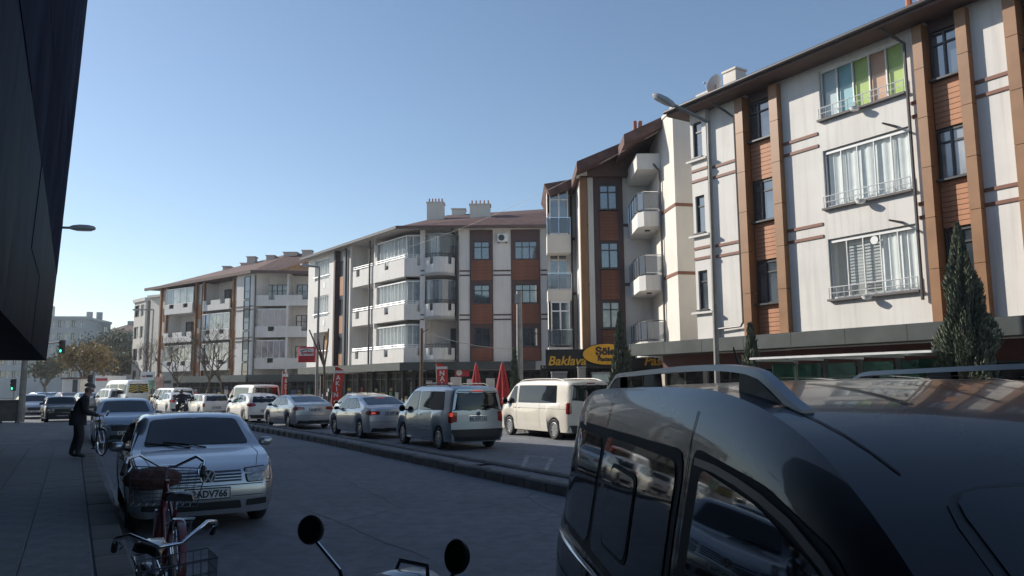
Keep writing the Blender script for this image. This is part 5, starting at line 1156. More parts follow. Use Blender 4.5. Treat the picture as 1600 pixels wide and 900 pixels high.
# ================================================================ street furniture
POLEM = mat('pole_grey', (.26, .25, .23), .6, metal=.25, var=.12, scale=3, streak=.2)
LAMPB = mat('lamp_housing', (.36, .37, .38), .45, var=.08); LENS = mat('lamp_lens', (.5, .5, .48), .2, var=.1)
def street_lamp(label, base, top, head, arm_up=.35, r=.085):
    """tapered pole with one cobra-head lamp; head is the world point of the lamp"""
    t = thing('street_lamp', label, 'street lamp', base); b = Vector(base); top = Vector(top) - b; hd = Vector(head) - b
    MB().cyl((0, 0, 0), top, r, r * .7, 10).cyl((0, 0, 0), (0, 0, .3), r * 1.5, r * 1.4, 10).build('pole', POLEM, t, 40)
    d = (hd - top); k = d.normalized(); MB().tube([top - Vector((0, 0, .1)), top + Vector((0, 0, .02)), hd], r * .6, 8).build('arm', POLEM, t, 40)
    f = k; sd = f.cross(Vector((0, 0, 1))).normalized(); up = sd.cross(f); m = MB(); V = []
    for i, (l, w, h) in enumerate(((-.05, .05, .05), (.05, .1, .08), (.25, .16, .1), (.5, .16, .09), (.66, .1, .06), (.7, .03, .02))):
        p = hd + f * l; V += [p - sd * w - up * h * .3, p - sd * w * .8 - up * h * .8, p + sd * w * .8 - up * h * .8, p + sd * w - up * h * .3, p + sd * w * .6 + up * h, p - sd * w * .6 + up * h]
    m.add(V, [(6 * i + q, 6 * i + (q + 1) % 6, 6 * i + 6 + (q + 1) % 6, 6 * i + 6 + q) for i in range(5) for q in range(6)] + [(5, 4, 3, 2, 1, 0), tuple(range(30, 36))]); hh = m.build('lamp_head', LAMPB, t, 50)
    V = []
    for l, w in ((.12, .08), (.3, .12), (.5, .11), (.6, .06)): p = hd + f * l - up * .085; V += [p - sd * w, p + sd * w]
    MB().add(V, [(2 * i, 2 * i + 1, 2 * i + 3, 2 * i + 2) for i in range(3)]).build('lens', LENS, hh)
    return t
Yl = 22.5
pb, pt, ph = A(1122, 640, Yl), A(1107, 192, Yl), A(1052, 164, Yl + .1)
street_lamp('tall grey street lamp in front of the right apartment building', (pb.x, Yl, .15), pt, ph)
pb, pt, ph = A(494, 640, 50), A(499, 418, 50), A(486, 416, 50)
street_lamp('slim grey street lamp carrying the red sign beside the corner building', (pb.x, 50, .15), pt, ph, r=.1)
pb, pt, ph = A(232, 640, 88), A(240, 484, 88), A(216, 484, 88)
street_lamp('distant street lamp with its arm to the left beside the cream building', (pb.x, 88, 0), pt, ph, r=.12)
Yq = 30.0; q0 = S(-2.4, 29); ph = A(112, 356, q0.y + .6); street_lamp('street lamp whose arm reaches out from behind the dark clad building', (q0.x, q0.y, .15), (q0.x, q0.y, ph.z - .05), ph, r=.07)
def post(name, label, px, pyt, Y, r, mt, cat='post', lean=0.0, n=8, z0=.1):
    t = A(px, pyt, Y); b = Vector((t.x + lean, Y, z0)); o = thing(name, label, cat, b)
    MB().cyl((0, 0, 0), t - b, r, r * .72, n).build('shaft', mt, o, 40); return o, t, b
CONCP = mat('concrete_pole', (.33, .32, .29), .85, var=.15, scale=3, bump=.2)
WOODP = mat('wooden_pole', (.16, .11, .08), .85, var=.2, scale=6)
o, t, b = post('utility_pole', 'grey concrete pole in front of the reddish panels of the corner building', 811, 455, 36, .17, CONCP)
MB().box(-.2, .05, -.15, .1, t.z - b.z - .55, t.z - b.z - .15).build('junction_box', LAMPB, o)
wt = t
o, t, b = post('utility_pole', 'thin wooden pole beside the white box in front of the shops', 659, 513, 40, .1, WOODP)
MB().cyl((0, 0, t.z - b.z - .25), (.35, 0, t.z - b.z - .05), .02).build('bracket', PIPE, o)
def cable(label, a, b, sag, r=.012, name='overhead_cable'):
    a, b = Vector(a), Vector(b); pts = [a + (b - a) * (i / 16) - Vector((0, 0, sag * 4 * (i / 16) * (1 - i / 16))) for i in range(17)]
    tag(MB().tube(pts, r, 4).build(name, BLACKP), label, 'cable')
cable('black cable strung from the wooden pole to the concrete pole', (t.x, 40, t.z - .1), (wt.x, 36, A(811, 545, 36).z), .25, .018)
cable('thin cable crossing the corner building roof up to the pastry shop roof', A(590, 400, 52.3), A(1030, 205, 34.5), .6, .007)
o, t, b = post('lamp_post', 'grey concrete post standing by the bin at the pavement end', 45, 470, 41, .17, CONCP)
bn = thing('waste_bin', 'grey metal waste container beside the concrete post on the left edge', 'bin', A(14, 645, 41.2) * Vector((1, 1, 0)) if False else (A(14, 645, 41.2).x, 41.2, .0), R(20))
MB().cbox(-.55, .55, -.4, .4, .15, 1.15, .04).build('container', mat('bin_grey', (.13, .13, .12), .6, var=.15), bn); MB().cbox(-.6, .6, -.45, .45, 1.15, 1.25, .03).build('lid', mat('bin_lid', (.1, .11, .11), .5), bn)
for x in (-.4, .4):
    for y in (-.3, .3): MB(Matrix.Translation((x, y, .08)) @ Matrix.Rotation(math.pi / 2, 4, 'Y')).lathe([(.0001, -.03), (.08, -.03), (.08, .03), (.0001, .03)], 10).build('caster', RUBBER, bn)
# traffic lights
GREENL = mat('green_signal', (.02, .5, .3), .3, var=0, emit=(.05, 1, .55), estr=2.5); DARKL = mat('dark_signal', (.03, .01, .01), .3, var=0)
def signal(label, px, py, Y, h, pole=True, arm=0.0):
    c_ = A(px, py, Y); t_ = thing('traffic_light', label, 'traffic light', (c_.x - arm, Y, 0))
    z = c_.z; m = MB(); m.cbox(arm - h * .17, arm + h * .17, -.12, .12, z - h * .35, z + h * .65, .02); hs = m.build('housing', BLACKP, t_)
    for k, mt_ in enumerate((GREENL, DARKL, DARKL)):
        M_ = Matrix.Translation((arm, -.125, z - h * .16 + k * h * .3)) @ Matrix.Rotation(math.pi / 2, 4, 'X')
        MB(M_).lathe([(.0001, .03), (h * .08, .025), (h * .11, .0)], 12).build('lens', mt_, hs, 50)
        MB(M_).lathe([(h * .12, 0), (h * .13, .16), (h * .125, .16)], 12).build('visor', BLACKP, hs)
    if arm: MB().tube([(0, 0, 0), (0, 0, z + .1), (.3, 0, z + h * .3), (arm, 0, z + h * .5)], .07, 7).build('pole', POLEM, t_, 40)
    else: MB().cyl((0, .1, 0), (0, .1, z + h * .5), .06).build('pole', POLEM, t_, 40)
signal('green traffic light hanging from an arm in front of the pale block', 97, 545, 58, 1.0, arm=2.6)
signal('green traffic light low over the walking man', 141, 597, 70, 1.0)
signal('traffic light at the junction left of the concrete post', 21, 604, 66, 1.0)
# red lamp-post sign, roadside signs, banners
SIGNR = mat('sign_red', (.45, .03, .04), .45, var=.05); SIGNW = mat('sign_white', (.7, .7, .69), .5, var=.04)
p, q = A(466, 542, 49.6), A(493, 566, 49.6)
sg = thing('lamp_post_sign', 'red and white illuminated box sign with a swoosh on the street lamp', 'sign', ((p.x + q.x) / 2, 49.6, q.z)); w_, h_ = q.x - p.x, p.z - q.z
MB().cbox(-w_ / 2, w_ / 2, -.12, .12, 0, h_, .06).build('box', SIGNR, sg); MB().box(-w_ * .42, w_ * .42, -.13, -.121, h_ * .42, h_ * .88).build('panel', SIGNW, sg)
m = MB()
for i in range(12):
    t0, t1 = 2.6 - i * .17, 2.6 - (i + 1) * .17; rr = lambda t: (math.cos(t) * w_ * .36, -.135, h_ * .6 + math.sin(t) * h_ * .2)
    m.cyl(rr(t0), rr(t1), .04 * (1 - i / 14), n=5)
m.build('swoosh', BLACKP, sg); put('lettering', text_mesh('aydem', .3, SIGNR, .004, .2, .01), sg, Matrix.Translation((.05, -.134, h_ * .52)))
def board(name, label, x0, y0, x1, y1, Y, mt, zl=0.0, cat='sign', legs=True):
    p, q = A(x0, y0, Y), A(x1, y1, Y); t = thing(name, label, cat, ((p.x + q.x) / 2, Y, zl)); w = (q.x - p.x) / 2
    MB().cbox(-w, w, -.08, .08, q.z - zl, p.z - zl, .02).build('panel', mt, t)
    if legs:
        for x in (-w * .8, w * .8): MB().cyl((x, .02, 0), (x, .02, q.z - zl), .05).build('leg', POLEM, t)
    return t, w, p.z - zl, q.z - zl
t, w, zt, zb = board('roadside_sign', 'white roadside sign with dark lettering beside the distant lamp', 221, 581, 241, 594, 74, SIGNW); put('sign_mark', MB().box(-w * .8, -w * .3, -.1, -.082, zb + .3, zt - .35).mesh('sign_mark', SIGNR), t); put('sign_mark', MB().box(-w * .2, w * .8, -.1, -.082, zb + .28, zt - .3).mesh('sign_mark', FRAME), t)
t, w, zt, zb = board('roadside_sign', 'faded pink and white upright banner board near the white vans', 244, 589, 255, 612, 78, mat('pink_board', (.6, .35, .27), .7, var=.2))
t, w, zt, zb = board('roadside_sign', 'grey shop board with dark writing behind the white vans', 255, 581, 270, 607, 80, mat('grey_board', (.38, .38, .35), .7, var=.1)); MB().box(-w * .7, w * .7, -.1, -.082, zb + .5, zb + .8).build('lettering', FRAME, t)
t, w, zt, zb = board('roadside_sign', 'small green and white board behind the minibus', 229, 593, 243, 608, 82, mat('green_board', (.3, .5, .3), .7, var=.3))
def flag(label, x, ytop, ybot, Y, wpx, lean, edge=False, txt='AÇIK'):
    a = A(x, ytop, Y); b = A(x - lean, ybot, Y); W_ = wpx / 1220 * Y; Hh = a.z - max(b.z, .25); t = thing('feather_banner', label, 'banner', (b.x, Y, .15), R(75) if edge else 0)
    n = 14; V = []; off = b.x
    for i in range(n + 1):
        f = i / n; z = a.z - Hh * f - .15; c = (a.x - off) * (1 - f); w = W_ * (1 if f > .12 else math.sqrt(max(.05, f / .12)))
        yy = .04 * math.sin(f * 9)
        V += [(c - W_ / 2, yy, z), (c - W_ / 2 + w, yy + .05, z), (c - W_ / 2 + w, yy + .056, z), (c - W_ / 2, yy + .006, z)]
    MB().add(V, [(4 * i + k, 4 * i + (k + 1) % 4, 4 * i + 4 + (k + 1) % 4, 4 * i + 4 + k) for i in range(n) for k in range(4)]).build('sail', mat('banner_red', (.55, .045, .03), .7, var=.06), t, 60)
    MB().tube([(-W_ / 2, 0, 0), (-W_ / 2 + (a.x - off) * .5, 0, (a.z - .15) * .5), (a.x - off - W_ / 2, 0, a.z - .2)], .02, 5).build('pole', STEEL, t)
    for k, ch in enumerate(txt):
        f = .26 + .15 * k; c = (a.x - off) * (1 - f)
        put('banner_letter', text_mesh(ch, W_ * .62, SIGNW, .004, 0, .012), t, Matrix.Translation((c, -.06, a.z - Hh * f - .3)))
    MB().box(-W_ / 2 + (a.x - off) * .82, W_ / 2 + (a.x - off) * .82, -.03, -.02, a.z - Hh * .17 - .15, a.z - Hh * .1 - .15).build('name_strip', SIGNW, t)
flag('tall red feather banner with white letters left of the corner shops', 531, 573, 633, 41, 15, 8, txt='AKIN')
flag('short red feather banner with white letters behind the silver van', 690, 567, 625, 40, 17, -3, txt='NALC')
flag('red feather banner seen edge on behind the white panel van', 447, 578, 640, 47, 15, 4, True)
def umbrella(label, px, ytop, ybot, Y, wpx):
    a, b = A(px, ytop, Y), A(px, ybot, Y); t = thing('closed_umbrella', label, 'parasol', (a.x, Y, .15)); W_ = wpx / 1220 * Y / 2; H_ = a.z - .15; z0 = max(.5, b.z - .15); n = 16; V = []
    for f in (0, .12, .5, .8, .95, 1.0):
        rr = .05 + (W_ - .05) * (f ** .8 if f < .96 else .86)
        for k in range(n): tt = 2 * math.pi * k / n; r_ = rr * (1 + .16 * (-1) ** k * min(1, f * 2)); V.append((r_ * math.cos(tt), r_ * math.sin(tt), H_ - (H_ - z0) * f))
    MB().add(V, [(n * i + k, n * i + (k + 1) % n, n * i + n + (k + 1) % n, n * i + n + k) for i in range(5) for k in range(n)] + [tuple(range(n))]).build('canopy', REDP, t)
    MB().cyl((0, 0, 0), (0, 0, H_ + .06), .03).build('pole', STEEL, t); MB().lathe([(.0001, .08), (.3, .06), (.32, 0)], 14).build('base', CONC, t)
umbrella('smaller folded red parasol behind the silver van', 744, 568, 612, 42, 16); umbrella('larger folded red parasol between the silver van and the cream van', 785, 567, 632, 37, 25)
# shop goods: white carton stacks and a white kiosk box, oval poster
CART = mat('white_carton', (.5, .49, .47), .8, var=.1)
def goods(name, label, x0, y0, x1, y1, Y, n, mt, group=None, d=.5, parts='carton'):
    p, q = A(x0, y0, Y), A(x1, y1, Y); zb = .15; t = thing(name, label, 'boxes', ((p.x + q.x) / 2, Y, zb)); w = (q.x - p.x) / 2; h = (p.z - zb) / n
    for i in range(n): MB().cbox(-w + random.uniform(0, .04), w - random.uniform(0, .04), random.uniform(0, .05), d, i * h + .004, (i + 1) * h - .012, .012).build(parts, mt, t)
goods('carton_stack', 'stack of white cartons left of the smaller red parasol', 704, 589, 721, 615, 45, 4, CART)
goods('carton_stack', 'low stack of cartons right beside the smaller red parasol', 729, 592, 738, 612, 46, 3, CART)
goods('carton_stack', 'pair of tall pale cartons between the two red parasols', 759, 591, 773, 610, 45, 2, CART)
kb = thing('display_cabinet', 'white box shaped display cabinet in front of the wooden pole', 'cabinet', (A(686, 600, 41.5).x, 41.5, .15)); z_ = A(686, 598, 41.5).z - .15
MB().cbox(-.62, .62, 0, .6, 0, z_ - .1, .02).build('body', mat('cabinet_white', (.62, .6, .55), .5), kb); MB().cbox(-.66, .66, -.03, .63, z_ - .1, z_, .02).build('top', WFRAME, kb)
ps = thing('round_poster', 'red poster with a pale disc in the dark shop window above the cartons', 'poster', (A(722, 583, 53.2).x, 53.2, A(722, 588, 53.2).z)); MB().box(-.5, .5, 0, .03, 0, .5).build('sheet', SIGNR, ps); MB(Matrix.Translation((-.2, -.005, .25)) @ Matrix.Rotation(math.pi / 2, 4, 'X')).lathe([(.0001, .002), (.2, .002)], 18).build('disc', SIGNW, ps)
# white appliances by the pastry shop
for k, (x0, y0, x1, lab, mt_) in enumerate(((862, 583, 886, 'grey cabinet under the Baklava lettering', mat('grey_cabinet', (.22, .22, .22), .6)), (903, 575, 915, 'tall narrow pale cabinet under the orange oval sign', mat('pale_cabinet', (.3, .29, .27), .6)), (925, 584, 953, 'pale glass display cooler beside the slim cypress', mat('cooler_glass', (.4, .5, .5), .15, spec=1)))):
    p = A(x0, y0, 37.2); q = A(x1, y0, 37.2); t = thing('display_cabinet', lab, 'cabinet', ((p.x + q.x) / 2, 37.2, .15)); w = (q.x - p.x) / 2
    MB().cbox(-w, w, 0, .5, .1, p.z - .15, .02).build('body', mt_, t); MB().cbox(-w - .03, w + .03, -.03, .53, p.z - .15, p.z - .08, .02).build('top', STEEL, t); MB().box(-w + .05, w - .05, .03, .45, 0, .1).build('plinth', BLACKP, t)
# bus shelter
BS = frame(*(FR @ Vector((1.55, -5.0, 0)))[:2], -58.1)
bs = thing('bus_shelter', 'green glass bus shelter with a pale slatted roof in front of the right shops', 'bus shelter', BS.translation, R(-58.1))
GG = mat('green_glass', (.1, .2, .17), .08, var=.3, scale=2, spec=1, trans=(.55, (.5, .72, .64)))
zr = 2.42
for u in (0, .95, 2.0, 3.05, 4.1): MB().box(u - .05, u + .05, 1.05, 1.15, .15, zr).build('post', STEEL if u in (0, 4.1) else FRAME, bs)
for i in range(4):
    u = (0, .95, 2.0, 3.05)[i]; MB().box(u + .07, u + (.81 if i == 0 else .91), 1.09, 1.105, .4, zr - .12).build('back_pane', GG, bs)
for u in (-.03, 4.1): MB().box(u, u + .015, .15, 1.05, .4, zr - .1).build('side_pane', GG, bs)
for i in range(9): MB().box(-.3 + i * .56, -.3 + i * .56 + .5, -.35, 1.2, zr + .03, zr + .06).build('roof_slat', mat('roof_slat_pale', (.4, .43, .41), .25, trans=(.6, (.7, .78, .74))), bs)
MB().box(-.35, 4.75, -.38, -.32, zr + .0, zr + .05).box(-.35, 4.75, 1.18, 1.22, zr + .0, zr + .05).build('roof_beam', RAILM, bs)
for i in range(5): MB().box(-.2 + i * 1.1, -.14 + i * 1.1, -.32, 1.18, zr - .05, zr + .028).build('roof_rib', RAILM, bs)
MB().box(.3, 3.8, .7, 1.0, .55, .6).build('bench', STEEL, bs)
n_ = MB().box(.2, .62, 1.06, 1.08, 1.1, 1.5).build('notice', mat('cream_notice', (.6, .55, .4), .6), bs); MB(Matrix.Translation((.41, 1.055, 1.3)) @ Matrix.Rotation(math.pi / 2, 4, 'X')).lathe([(.0001, .001), (.1, .001)], 12).build('notice_badge', TERRA, n_)
n_ = MB().box(1.05, 1.75, 1.06, 1.08, 1.4, 1.72).build('notice', SIGNW, bs)
pk = thing('white_pillar', 'white doorway pillar right of the green bus shelter', 'pillar', FR @ Vector((4.9, -1.9, .15)), R(-58.1)); MB().cbox(-.35, .35, -.2, .2, 0, 2.5, .02).build('body', WFRAME, pk); MB().box(-.12, .12, -.215, -.2, .9, 1.9).build('opening', FRAME, pk)
# low white plant box / car roof behind the saloon
cov = A(562, 617, 36); cv = make_hatch('pale parked car behind the silver saloon, only its roof showing', (cov.x, 36.5, .0), -29, paint('beige_paint', (.45, .43, .38)), HATCH, name='parked_car', plate='42 GF 52')
p = A(98, 592, 95); q = A(126, 592, 95); kb = thing('kiosk', 'small cream kiosk with a dark opening behind the old grey saloon', 'kiosk', ((p.x + q.x) / 2, 95, 0)); w = (q.x - p.x) / 2
MB().cbox(-w, w, 0, 2, 0, p.z, .05).build('wall', CREAM, kb); MB().box(w * .15, w * .7, -.03, -.001, .3, p.z - .1).build('opening', DARKW, kb); MB().box(-w - .15, w + .15, -.2, 2.2, p.z, p.z + .15).build('roof', MAROON, kb)
p = A(149, 587, 105); q = A(169, 587, 105); kb = thing('box_truck', 'white box truck with a red stripe far down the street', 'truck', ((p.x + q.x) / 2, 105, 0)); w = (q.x - p.x) / 2
MB().cbox(-w, w, 0, 5, .7, p.z, .06).build('cargo_box', WFRAME, kb); MB().box(-w + .05, w - .05, -.02, -.001, p.z - .7, p.z - .35).build('stripe', SIGNR, kb); MB().cbox(-w * .95, w * .95, 5.05, 6.8, .5, 2.3, .1).build('cab', WFRAME, kb)
for x in (-w + .15, w - .15):
    for y in (.9, 5.9): put('wheel', wheel_mesh(.42, .25, 'cap')[0], kb, Matrix.Translation((x, y, .42)))
MB().box(-w, w, -.03, 0, .5, .68).build('bumper', BLACKP, kb)
# ================================================================ trees
BARK = mat('bark', (.15, .115, .085), .9, var=.25, scale=8, bump=.5, bscale=30)
CYP = mat('cypress_leaf', (.15, .175, .125), .8, var=.35, scale=5, alt=(.09, .11, .08)); CYP2 = mat('cypress_leaf_pale', (.22, .235, .16), .8, var=.3, scale=5)
AUT = mat('autumn_leaf', (.36, .24, .08), .8, var=.4, scale=2, alt=(.12, .1, .04)); GRN = mat('dull_leaf', (.15, .15, .085), .8, var=.4, scale=2, alt=(.09, .095, .055)); TWIGL = mat('dry_leaf', (.2, .17, .1), .85, var=.4, scale=3)
def cypress(label, base, h, w, n, seed, fine=1.0):
    rd = random.Random(seed); t = thing('cypress_tree', label, 'tree', base)
    MB().tube([(0, 0, 0), (.03, 0, h * .4), (0, .02, h * .95)], [.09, .06, .01], 7).build('trunk', BARK, t)
    ms = [MB(), MB()]
    for i in range(n):
        f = rd.random() ** 1.25; z = .05 * h + f * h * .93
        prof = (1 - f) ** .92 * (.55 + .45 * min(1, f / .1)) * (1 + .22 * math.sin(f * 23 + seed) * (1 - f)); 
        a = rd.uniform(0, 2 * math.pi); lob = 1 + .26 * math.sin(a * 3 + f * 11 + seed) + .2 * math.sin(a * 7 - f * 17)
        r_ = w * prof * lob * math.sqrt(rd.uniform(.25, 1.0)); p = Vector((r_ * math.cos(a), r_ * math.sin(a), z))
        d = Vector((math.cos(a) * .5, math.sin(a) * .5, 1.0 + rd.uniform(-.25, .3))).normalized(); l = rd.uniform(.06, .19) * fine
        s = d.cross(Vector((rd.uniform(-1, 1), rd.uniform(-1, 1), .2))).normalized() * l * .2; s2 = d.cross(s).normalized() * l * .2
        ms[0 if rd.random() < .72 else 1].add([p - d * l * .3 - s, p + s * 1.2, p + d * l, p - s * 1.2, p + s2 * 1.2, p - s2 * 1.2], [(0, 1, 2, 3), (0, 4, 2, 5)])
    c = ms[0].build('crown', CYP, t); ms[1].build('crown', CYP2, t)
    return t
def at_tree(px, ytop, Y, z0=.15): a = A(px, ytop, Y); return (a.x, Y, z0), a.z - z0
b, h = at_tree(1495, 345, 17.4); cypress('tall full cypress tree in front of the right apartment building', b, h, .86, 32000, 3, .58)
b, h = at_tree(1172, 505, 24.0); cypress('small slim cypress beside the tall street lamp', b, h, .5, 3800, 5)
b, h = at_tree(968, 480, 29.0); cypress('slim cypress covering part of the pastry shop sign', b, h, .55, 8000, 8, .8)
b, h = at_tree(804, 543, 34.0); cypress('narrow cypress beside the concrete pole', b, h, .3, 3200, 9)
def limb_tree(name, label, base, h, spread, seed, leaf=None, nl=0, lsize=.12, depth=5, r0=.16, pollard=False, fork=.35):
    rd = random.Random(seed); t = thing(name, label, 'tree', base); m = MB(); tips = []
    def grow(p, d, l, r, k):
        n = 3; pts = [p]; q = p
        for i in range(n):
            d2 = (d + Vector((rd.uniform(-.16, .16), rd.uniform(-.16, .16), rd.uniform(-.05, .12)))).normalized(); q = q + d2 * (l / n); pts.append(q); d = d2
        m.tube(pts, [r, r * .88, r * .76, r * .64], 6 if k < 2 else 4)
        if k >= depth: tips.append((q, d)); return
        if k >= 2: tips.append((q, d))
        for i in range(rd.choice((2, 3, 3)) if k else 4):
            ax = Vector((rd.uniform(-1, 1), rd.uniform(-1, 1), rd.uniform(-.2, .6))).normalized()
            grow(q, (d * (1 - spread * .5) + ax * spread).normalized(), l * rd.uniform(.58, .85), r * .6, k + 1)
    grow(Vector((0, 0, 0)), Vector((rd.uniform(-.06, .06), 0, 1)), h * fork, r0, 0)
    zmax = max(p.z for p in m.v); sc = h / zmax; m.v = [Vector((p.x * sc, p.y * sc, p.z * sc)) for p in m.v]
    m.build('trunk', BARK, t, 60)
    if leaf:
        q = MB()
        for i in range(nl):
            p, d = rd.choice(tips); p = p * sc + Vector((rd.gauss(0, 1), rd.gauss(0, 1), rd.gauss(0, 1))) * h * .07
            a = Vector((rd.uniform(-1, 1), rd.uniform(-1, 1), rd.uniform(-1, 1))).normalized() * lsize; b_ = a.cross(Vector((rd.uniform(-1, 1), rd.uniform(-1, 1), rd.uniform(-1, 1)))).normalized() * lsize * .6
            q.add([p - a, p + b_, p + a, p - b_], [(0, 1, 2, 3)])
        q.build('crown', leaf, t)
    return t
def gp_(px, Y, z=.1): a = A(px, 600, Y); return (a.x, Y, z)
limb_tree('bare_tree', 'bare branching tree in front of the brown uprights of the blue glazed block', gp_(353, 66), 7.4, .6, 4, TWIGL, 300, .05, 6, .12, fork=.3)
limb_tree('bare_tree', 'bare tree with pale twigs left of the brown uprights', gp_(276, 72), 6.6, .6, 11, TWIGL, 350, .06, 6, .12, fork=.3)
limb_tree('bare_tree', 'thin bare tree with forked stubs in front of the cream flank wall', gp_(228, 84), 7.2, .6, 15, TWIGL, 400, .06, 6, .12, fork=.32)
limb_tree('bare_tree', 'lopped tree trunk with a leaning stub between the lamp and the red banner', gp_(507, 44), 5.0, .25, 21, None, 0, .1, 1, .15, fork=.75)
limb_tree('bare_tree', 'lopped dark trunk in front of the shops of the blue glazed block', gp_(318, 64), 5.2, .4, 23, None, 0, .1, 2, .2, fork=.6)
limb_tree('autumn_tree', 'orange brown autumn tree at the end of the street', gp_(138, 100), 6.6, .6, 31, AUT, 5200, .2, 4, .2, fork=.25)
limb_tree('leafy_tree', 'dull green tree right of the orange autumn tree', gp_(178, 118), 6.6, .65, 33, GRN, 5200, .24, 4, .2, fork=.22)
limb_tree('leafy_tree', 'dull leafy tree filling the end of the street behind the autumn tree', gp_(160, 135), 11.0, .6, 37, GRN, 3800, .26, 4, .2, fork=.25)
limb_tree('leafy_tree', 'low green tree in front of the pale far block', gp_(72, 112), 5.8, .7, 41, GRN, 3200, .22, 4, .16, fork=.2)
# ================================================================ bicycles, motorbike, people
def bicycle(label, pos, head, fm, basket=None, rear_basket=None, steer=0.0, chain=True, lean=0.0, ht=1.0):
    t = thing('bicycle', label, 'bicycle', pos, R(-head)); t.rotation_euler = (0, R(lean), R(-head)); r = .335; hb = ht
    rear, front = Vector((0, -.52, r)), Vector((0, .56, r)); bbk = Vector((0, -.08, .29)); seat = Vector((0, -.27, .82)); head_t, head_b = Vector((0, .32, .86)), Vector((0, .37, .66))
    ang = Matrix.Translation(head_b) @ Matrix.Rotation(R(steer), 4, 'Z') @ Matrix.Translation(-head_b)
    for c_, M_ in ((rear, I), (front, ang)):
        X = M_ @ Matrix.Translation(c_) @ Matrix.Rotation(math.pi / 2, 4, 'Y')
        ty = MB(X).lathe([(r - .035, -.012), (r - .018, -.02), (r, 0), (r - .018, .02), (r - .035, .012), (r - .035, -.012)], 36).build('wheel', RUBBER, t, 60)
        MB(X).lathe([(r - .055, -.012), (r - .036, -.014), (r - .036, .014), (r - .055, .012), (r - .055, -.012)], 36).build('rim', CHROME, ty, 40)
        q = MB(X)
        for k in range(18):
            a = 2 * math.pi * k / 18; q.cyl((.02 * math.cos(a + .6), .02 * math.sin(a + .6), .03 * (-1) ** k), ((r - .05) * math.cos(a), (r - .05) * math.sin(a), 0), .0016, n=3)
        q.cyl((0, 0, -.05), (0, 0, .05), .02, n=8); q.build('spokes', CHROME, ty)
        q = MB(X); V = []
        for k in range(15):
            a = (-.35 + 1.2 * math.pi * k / 14) if c_ is rear else (.35 + .9 * math.pi * k / 14)
            a = math.pi - a
            for w in (-.03, 0, .03): V.append((-math.sin(a) * (r + .03 - abs(w) * .3), -math.cos(a) * (r + .03 - abs(w) * .3), w))
        q.add(V, [(3 * k + j, 3 * k + j + 1, 3 * k + 4 + j, 3 * k + 3 + j) for k in range(14) for j in (0, 1)]); q.build('mudguard', fm, t, 60)
    m = MB()
    for a, b, rr in ((bbk, seat - Vector((0, .03, .1)), .016), (bbk, head_b, .018), (seat - Vector((0, .0, .2)), head_t, .014)): m.cyl(a, b, rr, n=8)
    for sg in (-.05, .05): m.cyl(bbk + Vector((sg * .6, 0, 0)), rear + Vector((sg, 0, 0)), .01, n=6); m.cyl(seat + Vector((sg * .4, 0, -.18)), rear + Vector((sg, 0, 0)), .009, n=6)
    m.cyl(head_b - Vector((0, -.01, .03)), head_t + Vector((0, -.01, .03)), .022, n=8); m.build('frame', fm, t, 50)
    m = MB(ang)
    for sg in (-.05, .05): m.tube([head_b + Vector((sg, .02, -.02)), front + Vector((sg, -.04, .1)), front + Vector((sg, 0, 0))], .012, 6)
    m.build('fork', CHROME, t, 50)
    m = MB(ang); top = Vector((0, .30, hb)); m.cyl(head_t, top, .013, n=6)
    bar = [(-.29, .04, hb + .0), (-.29, .16, hb + .06), (-.22, .28, hb + .09), (-.06, .33, hb), (.06, .33, hb), (.22, .28, hb + .09), (.29, .16, hb + .06), (.29, .04, hb + .0)]
    m.tube(bar, .0125, 7); hbr = m.build('handlebar', CHROME, t, 60)
    for sg in (-1, 1):
        MB(ang).cyl((sg * .29, .08, hb + .02), (sg * .292, -.03, hb - .04), .019, n=8).build('grip', RUBBER, hbr)
        MB(ang).tube([(sg * .27, .18, hb + .04), (sg * .25, .12, hb + .0), (sg * .26, .02, hb - .03)], .006, 5).build('brake_lever', CHROME, hbr)
    m = MB(); V = []
    for y, w, z in ((-.16, .1, .03), (-.13, .115, .045), (-.05, .1, .04), (.05, .05, .04), (.13, .025, .03), (.15, .015, .01)): V += [seat + Vector((-w, y, z - .045)), seat + Vector((-w * .8, y, z)), seat + Vector((0, y, z + .012)), seat + Vector((w * .8, y, z)), seat + Vector((w, y, z - .045))]
    m.add(V, [(5 * i + k, 5 * i + k + 1, 5 * i + 6 + k, 5 * i + 5 + k) for i in range(5) for k in range(4)] + [(0, 1, 2, 3, 4), (29, 28, 27, 26, 25)]); m.build('saddle', mat('saddle_vinyl', (.03, .03, .033), .25, var=.2, scale=10, coat=.4), t, 60)
    MB().cyl(seat - Vector((0, 0, .16)), seat, .014).build('seat_post', CHROME, t)
    m = MB(); m.tube([seat + Vector((-.06, -.05, -.2)), (-.07, -.72, .72), (.07, -.72, .72), seat + Vector((.06, -.05, -.2))], .007, 5); m.cyl((-.06, -.7, .72), (-.05, -.52, r), .006, n=5); m.cyl((.06, -.7, .72), (.05, -.52, r), .006, n=5); m.build('rack', CHROME, t)
    X = Matrix.Translation(bbk) @ Matrix.Rotation(math.pi / 2, 4, 'Y'); MB(X).lathe([(.02, .04), (.09, .04), (.095, .045), (.09, .05), (.02, .05)], 20).build('chainring', CHROME, t)
    m = MB(); m.cyl(bbk + Vector((.06, 0, 0)), bbk + Vector((.07, .12, -.12)), .01); m.cyl(bbk + Vector((-.06, 0, 0)), bbk + Vector((-.07, -.12, .12)), .01); m.build('crank', CHROME, t)
    m = MB(); m.box(.06, .16, .0, .08, .155, .18); m.box(-.16, -.06, -.24, -.16, .4, .425); m.build('pedal', RUBBER, t)
